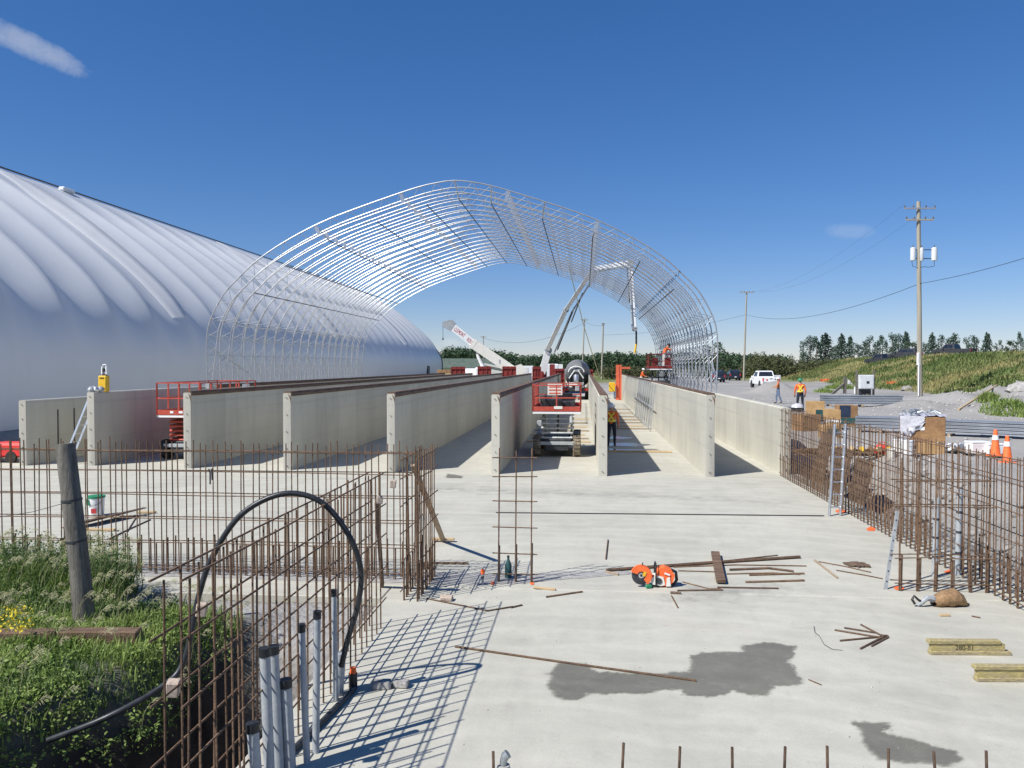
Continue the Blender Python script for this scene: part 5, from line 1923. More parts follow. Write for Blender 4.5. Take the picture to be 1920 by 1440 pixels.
    if vest:
        ch = Vector(J['chest'])
        be = Vector(J['belly'])
        v_ = MB()
        for s in (-1, 1):
            v_.beam(ch + Vector((s * .12, .118, .10)), be + Vector((-s * .12, .116, -.04)), .055, .012, (0, 1, 0))
            v_.beam(ch + Vector((s * .10, -.118, .10)), be + Vector((s * .10, -.116, -.06)), .05, .012, (0, 1, 0))
        v_.build('vest_stripes', M[vest], t)
        MB().lathe([(.168, 0), (.168, .06)], 16).build('waist_stripe', M[vest], t, True, be + Vector((0, 0, -.08)))
    t.scale = (height / 1.75,) * 3
    return t


def gz(x, y, z=.8):
    p = G(x, y, z)
    p.z = terrain(*VU(p))[0]
    return p


walk = dict(lk=(-.11, -.12, .50), la=(-.11, -.10, .10), lt=(-.12, -.28, .045), rk=(.11, .06, .50), ra=(.11, .24, .13), rt=(.12, .10, .05))
person('worker in an orange shirt with yellow cross on the back, dark trousers, by the cartons', gz(1500, 772), math.pi - .2, dict(lk=(-.13, -.04, .5), la=(-.16, .04, .10), lt=(-.19, -.12, .045), rk=(.13, .0, .5), ra=(.17, .06, .10), rt=(.2, -.1, .045),
       le=(-.27, .03, 1.15), lw=(-.26, -.05, .90), lh=(-.25, -.08, .83), re=(.27, .03, 1.15), rw=(.27, -.05, .90), rh=(.27, -.08, .83)),
       ('orangecloth', 'trousers'), 'hatgreen', 1.78, 'limestripe')
person('worker in a rust-orange shirt and blue jeans walking before the white pickup', gz(1459, 757), -1.9, dict(walk, le=(-.25, -.08, 1.15), lw=(-.18, -.28, 1.12), lh=(-.15, -.34, 1.12), re=(.25, -.08, 1.15), rw=(.18, -.28, 1.12), rh=(.15, -.34, 1.12)),
       ('brownorange', 'jeans'), 'hatwhite', 1.74)
pl = W(5.25, 53.6, 3.125)
person('worker in an orange shirt leaning out from the raised lift towards the arches', pl, 1.75, dict(chest=(0, -.14, 1.28), neck=(0, -.24, 1.40), head=(0, -.31, 1.50), crown=(0, -.37, 1.59), nose=(0, -.41, 1.45), belly=(0, -.05, 1.12),
       ls=(-.19, -.17, 1.34), rs=(.19, -.17, 1.34), le=(-.24, -.40, 1.24), lw=(-.20, -.62, 1.24), lh=(-.19, -.70, 1.25), re=(.24, -.40, 1.26), rw=(.20, -.62, 1.32), rh=(.19, -.70, 1.33)),
       ('orangecloth', 'paletrousers'), None, 1.74, None, True, False)
person('crouching worker with a white helmet behind the sunlit wall', W(5.0, 70, 1.55), 1.2, dict(pelvis=(0, .1, .75), belly=(0, .03, .92), chest=(0, -.05, 1.1), neck=(0, -.09, 1.24), head=(0, -.12, 1.35), crown=(0, -.13, 1.46), nose=(0, -.22, 1.35),
       ls=(-.19, -.05, 1.17), rs=(.19, -.05, 1.17), le=(-.25, -.15, .95), lw=(-.2, -.32, .85), lh=(-.18, -.38, .83), re=(.25, -.15, .95), rw=(.2, -.32, .85), rh=(.18, -.38, .83),
       lp=(-.1, .1, .72), rp=(.1, .1, .72), lk=(-.14, -.2, .5), la=(-.13, .0, .10), lt=(-.14, -.17, .045), rk=(.14, -.2, .5), ra=(.13, .0, .10), rt=(.14, -.17, .045)), ('orangecloth', 'paletrousers'), 'hatwhite', 1.75)
MB  # (the crouching worker stands on the trestle deck below)
t = thing('trestle_deck', 'low work trestle behind the far part of the sunlit wall', 'trestle', W(5.0, 70, 0), -AXIS)
MB().box((0, 0, 1.52), (1.2, 2.4, .05)).build('deck', M['woodwarm'], t)
for sx in (-.5, .5):
    for sy in (-1.1, 1.1):
        MB().beam((sx, sy, 0), (sx * .8, sy, 1.5), .07, .05).build('leg', M['formred'], t)
person('worker with a yellow helmet and orange shirt bending by the red form post', W(3.05, 80, 0), 2.0, dict(chest=(0, -.2, 1.22), neck=(0, -.32, 1.32), head=(0, -.40, 1.40), crown=(0, -.46, 1.48), nose=(0, -.48, 1.35), belly=(0, -.08, 1.10),
       ls=(-.19, -.24, 1.28), rs=(.19, -.24, 1.28), le=(-.24, -.42, 1.08), lw=(-.20, -.55, .92), lh=(-.19, -.6, .86), re=(.24, -.42, 1.08), rw=(.20, -.55, .92), rh=(.19, -.6, .86)), ('orangecloth', 'jeans'), 'hatyellow', 2.05)
person('worker in an orange vest and dark trousers half hidden behind the narrow wall', W(1.12, 32.6, 0), 2.9, dict(walk, head=(0, -.03, 1.58)), ('orangecloth', 'trousers'), 'hatwhite', 1.76, 'limestripe')

# ---- things on and at the walls
t = thing('instrument_case', 'yellow instrument case standing on the front of the left wall', 'case', W(-16.2, 25.75, 2.43), -AXIS)
MB().box((0, 0, .27), (.30, .22, .54), bev=.03).build('case_body', M['yellow'], t)
MB().box((0, -.116, .46), (.14, .015, .03)).build('latch', M['black'], t)
MB().box((.0, -.113, .10), (.20, .012, .04)).build('latch', M['black'], t)
t = thing('survey_level', 'white survey level standing on top of the yellow case', 'instrument', W(-16.17, 25.75, 2.973), -AXIS)
MB().lathe([(.08, 0), (.09, .03), (.06, .05)], 12).build('base', M['darksteel'], t, True)
MB().prism([(-.10, .04), (-.06, .04), (-.05, .30), (-.09, .30)], -.05, .05, 'y').build('fork', M['whitepaint'], t)
MB().prism([(.06, .04), (.10, .04), (.09, .30), (.05, .30)], -.05, .05, 'y').build('fork', M['whitepaint'], t)
MB().box((0, 0, .19), (.10, .16, .12), bev=.02).build('telescope', M['darksteel'], t)
MB().tube([(-.07, 0, .30), (-.05, 0, .37), (.05, 0, .37), (.07, 0, .30)], .016, 6).build('carry_handle', M['whitepaint'], t, True)
t = thing('tool_sacks', 'pale sacks lying on the wall beside the yellow case', 'sacks', W(-16.25, 25.3, 2.43), -AXIS)
for k in range(3):
    MB().lathe([(.03, 0), (.10, .02), (.12, .08), (.09, .15), (.03, .19)], 9, (-.08 + .1 * k, -.05 + .1 * k, 0)).build('sack', M['alu' if k == 1 else 'pvc'], t, True)
t = thing('steel_struts', 'row of galvanised struts leaning on the sunlit wall', 'struts', W(3.58, 40.5, 0), -AXIS)
for k in range(9):
    y = k * 1.45
    MB().bar((-.28, y, .02), (-.03, y + .12, 2.36), .038, 7).build('strut', M['galv'], t, True)
MB().tube([(-.16, -.2, 1.2), (-.16, 6.2, 1.22), (-.15, 17, 1.25)], .03, 6).build('rail', M['greypaint'], t, True)
# planks and shuttering crossing the lanes
for (v0, v1, ulist, lab) in ((-2.5, .4, (34.5, 36.2, 38, 40.5, 43, 46, 49.5), 'lane left of the narrow wall'), (.75, 3.55, (30.9, 42, 44, 46.5, 49, 52, 56, 61), 'lane right of the narrow wall')):
    for k, uu in enumerate(ulist):
        q0, q1 = random.uniform(0, .15), random.uniform(0, .25)
        a, b = W(v0 + q0, uu, .03), W(v1 - q1 * 3 if k % 3 == 2 else v1 - q1, uu + random.uniform(-.1, .1), .03)
        timber('lane_plank', 'weathered plank laid across the %s, number %s from the front' % (lab, ('one', 'two', 'three', 'four', 'five', 'six', 'seven', 'eight')[k]), a, b, random.uniform(.12, .3), .05, 'wood' if k % 2 else 'woodwarm', 'planks laid across the lanes', up=(0, 0, 1))
# red formwork at the far ends of the walls
for i, (v, u, w, h, top, lab) in enumerate(((-14.7, 93, 1.6, 3.2, 0, 'dark red formwork farthest left at the far wall ends'), (-11.35, 91, 1.5, 3.25, 0, 'dark red formwork in front of the crane ram'),
                                           (-8.5, 91, 1.5, 3.25, 0, 'dark red formwork just right of the crane foot'),
                                           (-5.3, 90, .9, 3.2, 0, 'narrow dark red formwork beside the pump boom foot'), (-2.68, 89, 1.0, 3.0, 0, 'narrow dark red formwork left of the mixer truck'),
                                           (.57, 89, .8, 2.9, 0, 'rusty red formwork at the end of the narrow wall'))):
    t = thing('red_formwork', lab, 'formwork', W(v, u, 0), -AXIS, 'red formwork at the wall ends')
    MB().box((0, 0, h / 2), (w, .10, h)).build('panel', M['formred'], t)
    for k in range(4):
        MB().box((-w / 2 + w * k / 3, -.09, h / 2), (.09, .08, h * .98)).build('stiffener', M['formred'], t)
    for z in (h * .3, h * .62, h * .93):
        MB().box((0, -.15, z), (w * 1.02, .06, .10)).build('waler', M['formred'], t)
t = thing('formwork_post', 'tall orange-red form post at the far end of the sunlit wall', 'formwork', W(3.45, 78, 0), -AXIS)
MB().box((-.1, 0, 1.7), (.55, .18, 3.4)).build('post', M['formorange'], t)
MB().box((-.1, -.11, 1.7), (.1, .04, 3.3)).build('rib', M['formorange'], t)
MB().box((.5, 0, 3.1), (1.0, .12, .2)).build('arm', M['formorange'], t)
MB().box((-.75, -.2, 1.25), (.6, .5, .9), bev=.05).build('yellow_bin', M['yellow'], t)

# ---- mixer truck at the end of the middle lane
M['drum'] = mat('drum_grey', (0.15, 0.155, 0.155), (0.24, 0.245, 0.24), scale=2, rough=0.6, fine=0.25, fscale=12)


def mixer_truck():
    t = thing('mixer_truck', 'concrete mixer truck with grey drum at the end of the middle lane', 'truck', W(-.75, 78.5, 0), -AXIS)
    d = MB()
    d.tube([(0, -.4, 3.25), (.05, .3, 3.1), (.1, 1.6, 2.75), (.1, 3.2, 2.35), (.1, 4.6, 2.0), (.1, 5.0, 1.9)], [.55, .85, 1.22, 1.3, .95, .5], 22)
    d.build('drum', M['drum'], t, True)
    dr = MB()
    for k in range(16):
        pass
    MB().tube([(-.75 * math.cos(a), -.55, 2.7 + .55 * math.sin(a)) for a in [math.pi * k / 8 for k in range(9)]], .06, 6).build('hopper_hoop', M['whitepaint'], t, True)
    for s in (-1, 1):
        MB().beam((s * .7, -.6, 2.1), (s * .15, -.7, 2.9), .10, .10).build('chute_strut', M['whitepaint'], t)
        MB().beam((s * .9, -.5, .6), (s * .6, -.4, 2.2), .12, .12).build('rear_frame', M['darksteel'], t)
        for y in (.6, 1.9, 6.2):
            wheel(t, (s * 1.0, y, .5), .5, .32)
        MB().box((s * .95, -.55, 1.0), (.35, .06, .18)).build('tail_lamp', M['lamp'], t)
    MB().tube([(0, -.7, 2.3), (0, -1.1, 1.9), (0, -1.4, 1.75)], [.26, .24, .2], 10).build('chute', M['alu'], t, True)
    MB().box((0, -.45, .95), (2.2, .2, .35), bev=.03).build('bumper', M['darksteel'], t)
    MB().box((0, 3.2, 1.0), (.9, 8.0, .3)).build('frame', M['darksteel'], t)
    MB().box((0, 6.9, 1.9), (2.3, 1.7, 2.0), bev=.15).build('cab', M['whitepaint'], t)
    MB().box((0, -.55, 1.55), (1.4, .1, .32)).build('sign_plate', M['whitepaint'], t)
    return t


mixer_truck()

# ---- concrete pump boom
def pump_truck():
    Yd = 96
    pts = {k: AT(x, y, Y_) for k, (x, y, Y_) in dict(base=(1016, 700, 96), a=(1028, 657, 95.5), b=(1061, 581, 88), c=(1113, 504, 74), d=(1182, 493, 58), e=(1190, 617, 57), h0=(1193, 622, 57), h1=(1193, 645, 57), h2=(1190, 662, 57)).items()}
    base = Vector((pts['base'].x + .3, Yd, .55))
    t = thing('pump_truck', 'concrete pump truck with its white jointed boom raised under the arches', 'pump truck', base, 0)
    L = {k: p - base for k, p in pts.items()}
    def arm(p, q, w, name='boom_section', m='whitepaint', dep=None):
        MB().beam(p, q, w, dep or w * .8, (0, 1, 0), .02).build(name, M[m], t)
    arm(L['base'], L['a'], .8)
    arm(L['a'] + Vector((-.15, 0, 0)), L['b'], .5)
    arm(L['b'], L['c'], .42)
    arm(L['c'], L['d'], .36)
    arm(L['d'], L['e'], .26)
    for k, r in (('a', .45), ('b', .33), ('c', .28), ('d', .22), ('e', .15)):
        MB().lathe([(r, -.34), (r, .34)], 14, L[k], 'y').build('boom_joint', M['greypaint'], t, True)
    MB().tube([L['a'] + Vector((.75, -.35, -.2)), L['b'] + Vector((.62, -.35, -.3)), L['c'].lerp(L['b'], .1) + Vector((.34, -.3, -.3)), L['c'] + Vector((.2, -.3, -.32)), L['d'] + Vector((-.1, -.2, -.28)), L['e'] + Vector((-.2, -.2, 0))], [.09, .09, .075, .07, .055, .05], 8).build('delivery_pipe', M['greypaint'], t, True)
    for p, q, w, m in ((L['a'] + Vector((1.1, 0, .1)), L['b'].lerp(L['c'], .12) + Vector((.6, 0, -.2)), .12, 'darksteel'), (L['b'] + Vector((.62, .1, -1.3)), L['b'].lerp(L['c'], .5) + Vector((.42, .1, -.2)), .10, 'darksteel'),
                       (L['b'].lerp(L['c'], .8) + Vector((.3, 0, -.1)), L['c'].lerp(L['d'], .3) + Vector((0, 0, -.15)), .08, 'greypaint'), (L['d'] + Vector((-.22, .1, -.3)), L['d'].lerp(L['e'], .6) + Vector((-.22, .1, 0)), .07, 'darksteel')):
        MB().beam(p, q, w, w).build('boom_ram', M[m], t)
    for q in range(7):
        p = L['c'].lerp(L['d'], (q + .5) / 7)
        MB().box(p + Vector((0, -.16, 0)), (.05, .02, .2), (0, .5, 0)).build('boom_stripe', M['greypaint'], t)
    MB().tube([L['e'], L['h0'], L['h1']], .065, 8).build('end_hose', M['hose'], t, True)
    MB().tube([L['h1'], L['h2']], .075, 8).build('hose_tip', M['yellow'], t, True)
    MB().box((.9, 3.0, .95), (2.3, 8.5, .5)).build('chassis', M['darksteel'], t)
    for x in (-.2, 2.0):
        for y in (0, 1.3, 5.6):
            wheel(t, (x, y, .48), .5, .32)
    MB().box((.9, 6.4, 2.0), (2.3, 1.8, 2.0), bev=.12).build('cab', M['whitepaint'], t)
    MB().box((2.2, -.7, 1.8), (2.2, .3, 1.2)).build('side_box', M['greypaint'], t)
    MB().box((.9, -.8, 2.1), (.6, .4, 1.7)).build('side_column', M['formred'], t)
    MB().box((1.9, -.85, 2.2), (.5, .3, 1.5)).build('white_tank', M['whitepaint'], t)
    MB().lathe([(.6, 0), (.6, .9)], 18, (-.3, .2, 1.2)).build('turntable', M['formred'], t, True)
    return t


pump_truck()

# ---- telescopic crane
def crane():
    Yd = 104
    P = lambda x, y: AT(x, y, Yd)
    base = Vector((P(968, 700).x, Yd, .55))
    t = thing('mobile_crane', 'white mobile crane with red lettering on its lowered boom', 'crane', base, 0)
    foot, mid, tip = P(964, 697) - base, P(888, 645) - base, P(850, 614) - base
    d = (tip - foot).normalized()
    n = d.cross(Vector((0, 1, 0))).normalized()
    if n.z < 0:
        n = -n
    def sec(p, q, w, dep, name, m):
        poly = [p + n * w / 2, q + n * w / 2, q - n * w / 2, p - n * w / 2]
        MB().prism([(a.x, a.z) for a in poly], -dep, dep, 'y').build(name, M[m], t)
    sec(foot, mid, 1.25, .42, 'boom_base', 'creampaint')
    sec(mid - d * .3, tip, .95, .34, 'boom_section', 'whitepaint')
    sec(mid - d * .25, mid + d * .25, 1.3, .44, 'boom_collar', 'creampaint')
    hd = MB()
    hp_ = [tip + n * .62, tip + d * .7 + n * .75, tip + d * 1.55 - n * .25, tip + d * 1.2 - n * .75, tip - n * .62]
    hd.prism([(a.x, a.z) for a in hp_], -.36, .36, 'y')
    hd.build('boom_head', M['greypaint'], t)
    hk = tip + d * 1.45 - n * .3
    MB().bar(hk, hk + Vector((0, 0, -2.0)), .025, 5).build('hoist_rope', M['wire'], t)
    MB().box(hk + Vector((0, 0, -2.1)), (.16, .14, .34), bev=.03).build('hook_block', M['darksteel'], t)
    for words, f in (('CLEMONT', .31), ('ROLL', .82)):
        me = text_mesh(words, .74, M['letter'])
        c = tip.lerp(mid, f)
        o = link('lettering', me, t, c + Vector((0, -.352, 0)))
        ang = math.atan2(-d.z, -d.x)
        o.rotation_euler = Matrix(((math.cos(ang), 0, -math.sin(ang)), (0, 1, 0), (math.sin(ang), 0, math.cos(ang)))).to_euler()
        o.rotation_euler = (Matrix.Rotation(-ang, 3, 'Y') @ Matrix.Rotation(R(90), 3, 'X')).to_euler()
        o.scale = (.47, 1, 1)
    MB().tube([P(906, 689) - base, P(896, 668) - base, P(893, 655) - base], [.26, .2, .1], 10).build('luffing_ram', M['whitepaint'], t, True)
    MB().box((P(937, 678) - base) + Vector((0, -.43, 0)), (.2, .02, .5)).build('mark', M['greypaint'], t)
    MB().box((0.2, .2, 1.1), (10.5, 2.4, .6), bev=.05).build('carrier', M['greypaint'], t)
    MB().prism([(-1.0, 1.4), (.5, 1.4), (1.4, 2.2), (.6, 3.0), (-.6, 2.6)], -.9, 1.0, 'y').build('turntable', M['creampaint'], t)
    for x in (-3.6, -2.4, 2.6, 3.8):
        for y in (-.9, 1.3):
            wheel(t, (x, y, .52), .55, .4, axis='y')
    MB().box((-4.6, .2, 1.9), (1.5, 2.3, 1.3), bev=.15).build('cab', M['whitepaint'], t)
    return t


crane()

# ---- cars
def vehicle(name, label, cat, loc, rz, kind, paint, open_door=False, group=None):
    """front towards local +y"""
    t = thing(name, label, cat, loc, rz, group)
    if kind == 'pickup':
        L, Wd = 5.6, 1.98
        lower = [(-L / 2, .52), (-L / 2, 1.18), (-.55, 1.20), (1.15, 1.18), (2.55, 1.08), (L / 2, .92), (L / 2, .45), (-L / 2 + .1, .42)]
        cab = [(-.62, 1.19), (-.42, 1.84), (-.1, 1.92), (.75, 1.90), (1.6, 1.17)]
        wy = (-1.75, 1.85)
    else:
        L, Wd = 4.8, 1.9
        lower = [(-L / 2, .48), (-L / 2, 1.05), (-2.0, 1.12), (1.0, 1.10), (2.1, 1.0), (L / 2, .82), (L / 2, .42), (-L / 2 + .1, .40)]
        cab = [(-2.32, 1.10), (-2.05, 1.70), (-1.6, 1.78), (.25, 1.76), (1.15, 1.09)]
        wy = (-1.45, 1.5)
    hw = Wd / 2
    b = MB()
    n = len(lower)
    ring = []
    for f, ins in ((-hw, .06), (-hw + .07, 0), (hw - .07, 0), (hw, .06)):
        ring.append([(f, y * (1 - ins * .3), z - (ins * .5 if z > .8 else -ins * .3)) for y, z in lower])
    vs = [p for r_ in ring for p in r_]
    fs = [tuple(range(n)), tuple(reversed(range(3 * n, 4 * n)))]
    for k in range(3):
        for i in range(n):
            j = (i + 1) % n
            fs.append((k * n + i, (k + 1) * n + i, (k + 1) * n + j, k * n + j))
    b._add(vs, fs)
    b.build('body', M[paint], t)
    # cabin narrows upwards
    cb = MB()
    zlo, zhi = cab[0][1], max(z for y, z in cab)
    wid = lambda z: hw - .05 - .17 * (z - zlo) / (zhi - zlo)
    m = len(cab)
    cb._add([(-wid(z), y, z) for y, z in cab] + [(wid(z), y, z) for y, z in cab], [tuple(range(m)), tuple(reversed(range(m, 2 * m)))] + [(i, i + m, (i + 1) % m + m, (i + 1) % m) for i in range(m)])
    cab_o = cb.build('cabin', M[paint], t)
    def glass(q, name):
        MB().face(q).build(name, M['glass'], cab_o, fix=False)
    def onface(a, b_, fa, fb, ga, gb, push):
        # rectangle on the slanted face between two cabin points
        (y0, z0), (y1, z1) = a, b_
        P = lambda f, g: Vector(((-1 + 2 * g) * wid(z0 + (z1 - z0) * f), y0 + (y1 - y0) * f, z0 + (z1 - z0) * f)) + Vector(push)
        return [P(fa, ga), P(fa, gb), P(fb, gb), P(fb, ga)]
    glass(onface(cab[0], cab[1], .16, .92, .07, .93, (0, -.012, .004)), 'rear_window')
    glass(onface(cab[4], cab[3], .1, .92, .06, .94, (0, .012, .006)), 'windscreen')
    for s in (-1, 1):
        ys = ((-.30, .30), (.36, 1.05)) if kind == 'pickup' else ((-1.9, -1.0), (-.92, -.1), (-.03, .6))
        for ya, yb in ys:
            zt = zhi - .14
            q = []
            for y_, z_ in ((ya, zlo + .08), (yb, zlo + .08), (yb - (.25 if yb > .5 else 0), zt), (ya + (.12 if ya < -1.8 else 0), zt)):
                q.append((s * (wid(z_) + .012), y_, z_))
            glass(q, 'side_window')
        for y_ in wy:
            wheel(t, (s * (hw - .13), y_, .38), .38, .25, 'rubber', 'chrome')
            MB().lathe([(.46, -.02), (.46, .02)], 20, (s * (hw - .008), y_, .40), 'x').build('wheel_arch', M['black'], t)
        MB().box((s * (hw - .12), -L / 2 - .01, .95), (.16, .05, .40), bev=.02).build('tail_lamp', M['lamp'], t)
        MB().box((s * (hw + .14), .95, 1.22), (.2, .12, .22), bev=.03).build('mirror', M[paint], t)
        MB().box((s * (hw - .22), L / 2 - .02, .78), (.3, .06, .18), bev=.02).build('head_lamp', M['alu'], t)
    if kind == 'pickup':
        MB().box((0, -L / 2 - .012, .93), (Wd - .36, .03, .46), bev=.01).build('tailgate', M[paint], t)
        MB().box((0, -L / 2 - .035, 1.06), (.26, .02, .07), bev=.008).build('handle', M['black'], t)
        MB().box((-.45, -L / 2 - .032, .92), (.16, .012, .18)).build('sticker', M['lamp'], t)
        MB().lathe([(.07, -.01), (.07, .01)], 14, (.42, -L / 2 - .035, 1.0), 'y').build('badge', M['navyprint'], t)
        MB().box((0, -1.72, 1.13), (Wd - .3, 2.0, .06)).build('bed_floor', M['darksteel'], t)
    MB().box((0, -L / 2 - .08, .56), (Wd - .1, .18, .20), bev=.03).build('rear_bumper', M['chrome' if kind == 'pickup' else paint], t)
    MB().box((0, -L / 2 - .175, .60), (.32, .012, .13)).build('number_plate', M['whitepaint'], t)
    MB().box((0, -L / 2 + .35, .36), (Wd - .4, .5, .16)).build('underbody', M['black'], t)
    if open_door:
        MB().box((hw + .48, .42, .98), (.95, .10, .85), (0, 0, .25), .03).build('open_door', M[paint], t)
    return t


vehicle('pickup_truck', 'white pickup truck parked on the gravel seen from behind', 'pickup', gz(1437, 729) + Vector((.6, 2.6, 0)), -R(3), 'pickup', 'whitepaint', True)
vehicle('parked_car', 'dark blue estate car parked behind the right arch feet', 'car', gz(1350, 717) + Vector((0, 2, 0)), -R(6), 'suv', 'navy')
vehicle('parked_car', 'dark car beside the blue estate car', 'car', gz(1362, 714) + Vector((2.2, 4, 0)), -R(6), 'suv', 'navy')
for i, (x, y, Yd, rz, kd, lab) in enumerate(((1655, 668, 132, .5, 'pickup', 'dark pickup on the hill, lowest of three parked on the crest'), (1697, 657, 124, .55, 'suv', 'dark car high on the hill just left of the big utility pole'),
                                            (1788, 650, 116, .6, 'pickup', 'dark pickup on the hill crest right of the big utility pole'))):
    p = AT(x, y, Yd)
    zt = terrain(*VU(p))[0]
    vehicle('parked_car', lab, 'car', (p.x, p.y, max(p.z - 1.5, zt - 1.0)), rz, kd, 'darksteel', group='dark vehicles on the hill')

# ---- yard goods at the right
def carton(label, loc, s, rz, m='cardboard', bands=None, tilt=(0, 0)):
    t = thing('carton', label, 'box', loc, rz, 'cartons by the right cage')
    MB().box((0, 0, s[2] / 2), s, bev=.012).build('box_body', M[m], t)
    MB().box((0, 0, s[2] + .002), (s[0] * .98, .05, .006)).build('tape', M['woodwarm'], t)
    for f in (-1, 1):
        MB().box((0, f * s[1] * .25, s[2] + .004), (s[0] * .99, s[1] * .47, .008), (f * .03, 0, 0)).build('flap', M[m], t)
    for (x0, x1, z0, z1, bm) in (bands or []):
        MB().box(((x0 + x1) / 2 * s[0], -s[1] / 2 - .004, (z0 + z1) / 2 * s[2]), ((x1 - x0) * s[0], .006, (z1 - z0) * s[2])).build('print', M[bm], t)
    t.rotation_euler = (tilt[0], tilt[1], rz)
    return t


g0 = lambda x, y: gz(x, y, .8)
carton('orange-brown open carton farthest back in the carton group', g0(1528, 775), (.95, .8, .62), -.35)
carton('carton with dark teal corner and white band in the middle of the group', g0(1548, 805), (.95, .75, .80), -.12, 'cardboard', [(-.5, -.22, .45, 1, 'bluegreen'), (-.5, -.22, .32, .44, 'whitepaint'), (-.2, .5, .40, .52, 'whitepaint')])
carton('carton with dark blue printed side, right end of the group', g0(1586, 800), (.72, .7, .86), -.1, 'crate', [(-.5, .1, .45, 1.0, 'navyprint'), (-.5, .5, .12, .42, 'bluegreen')])
carton('lower brown carton behind the corner of the right cage', g0(1512, 806), (.85, .7, .62), .3, 'crate')
carton('small plain carton in front of the white-banded one', g0(1556, 822), (.62, .5, .42), .05, 'cardboard', [(-.3, .3, .2, .75, 'bluegreen')])
carton('small flat carton under the wrapped crate', g0(1745, 850), (.6, .45, .28), -.1, 'cardboard')

t = thing('wrapped_crate', 'big brown crate half covered in torn plastic wrap on the gravel', 'crate', g0(1728, 838), R(-24))
cw, cd, chh = 1.22, .95, .88
MB().box((0, 0, chh / 2 + .10), (cw, cd, chh), bev=.01).build('crate_body', M['crate'], t)
for x in (-.45, 0, .45):
    MB().box((x, 0, .05), (.12, cd, .10)).build('skid', M['wood'], t)
rows = []
for i in range(13):
    f = i / 12
    row = []
    for k in range(9):
        q = k / 8
        x = -cw / 2 - .015 + (cw * .55) * f
        drop = (1.02 - .75 * f ** 1.5) * (.92 + .1 * math.sin(k * 2 + i))
        row.append(Vector((x + .02 * math.sin(k * 3 + i), -cd / 2 - .018 - .02 * abs(math.sin(i * 2.1 + k * 1.3)), chh + .125 - drop * q * .86)))
    rows.append(row)
MB().grid(rows).build('wrap_front', M['film'], t, 'all')
rows = []
for i in range(15):
    row = []
    for k in range(9):
        x = -cw / 2 - .03 + (cw + .06) * i / 14
        y = -cd / 2 - .02 + (cd + .04) * k / 8
        row.append(Vector((x, y, chh + .13 + .035 * math.sin(i * 1.9 + k) * math.sin(k * 2.3 + i * .7))))
    rows.append(row)
MB().grid(rows).build('wrap_top', M['film'], t, 'all')
rows = [[Vector((cw / 2 + .02 + .015 * math.sin(k * 2 + i), cd / 2 - cd * .35 * i / 5 - .3 * (k / 6) * (i / 5), chh + .12 - .55 * k / 6)) for k in range(7)] for i in range(6)]
MB().grid(rows).build('wrap_side', M['film'], t, 'all')
MB().box((-.02, -cd / 2 - .006, .62), (.14, .006, .10)).build('crate_label', M['whitepaint'], t)
t2 = thing('hardware_bundle', 'loose grey brackets heaped on top of the wrapped crate', 'hardware', Vector(t.location) + Vector((0, 0, chh + .165)), R(-24))
for k in range(18):
    p = Vector((random.uniform(-.5, .5), random.uniform(-.35, .35), random.uniform(.02, .10)))
    a = random.uniform(0, 3.14)
    d = Vector((math.cos(a), math.sin(a), .1)) * random.uniform(.08, .2)
    MB().tube([p - d, p + Vector((0, 0, .06)), p + d], .022, 6).build('bracket', M['chain' if k % 3 else 'greypaint'], t2, True)
# pile of grey hardware bags
t = thing('hardware_sacks', 'heap of grey plastic sacks of fittings before the cones', 'sacks', g0(1803, 848), -.2)
for k in range(11):
    x, y = -.75 + .15 * k + random.gauss(0, .04), random.uniform(-.22, .22)
    r_ = random.uniform(.12, .19)
    o = MB().lathe([(r_ * .4, 0), (r_ * 1.05, r_ * .25), (r_ * 1.1, r_ * .7), (r_ * .7, r_ * 1.25), (r_ * .15, r_ * 1.5)], 10).build('sack', M['chain' if k % 2 else 'film'], t, False, (x, y, .0), (random.uniform(-.2, .2), random.uniform(-.2, .2), k))
    for vt in o.data.vertices:
        vt.co += Vector((random.gauss(0, .025), random.gauss(0, .025), random.gauss(0, .015)))
# pails and sacks
t = thing('fuel_pail', 'round red pail standing behind the right cage', 'pail', g0(1653, 846), 0)
MB().lathe([(.15, 0), (.19, .05), (.21, .18), (.19, .31), (.12, .36), (.05, .38)], 18).build('pail_body', M['red'], t, True)
MB().tube([(-.1, 0, .35), (-.08, 0, .44), (.08, 0, .44), (.1, 0, .35)], .015, 6).build('handle', M['red'], t, True)
for x, y, s, lab in ((1684, 850, .9, 'white pail right of the red pail'), (1702, 852, 1.0, 'white pail beside the flat carton'), (1671, 853, .7, 'smaller cream pail touching the red pail')):
    t = thing('white_pail', lab, 'pail', g0(x, y), 0, 'white pails')
    MB().lathe([(.14 * s, 0), (.165 * s, .36 * s), (.175 * s, .365 * s), (.175 * s, .39 * s), (.15 * s, .395 * s)], 18).build('pail_body', M['whitepaint' if s != .7 else 'creampaint'], t, True)
    MB().tube([(-.17 * s, 0, .33 * s), (0, -.19 * s, .22 * s), (.17 * s, 0, .33 * s)], .005, 5).build('bail', M['darksteel'], t, True)
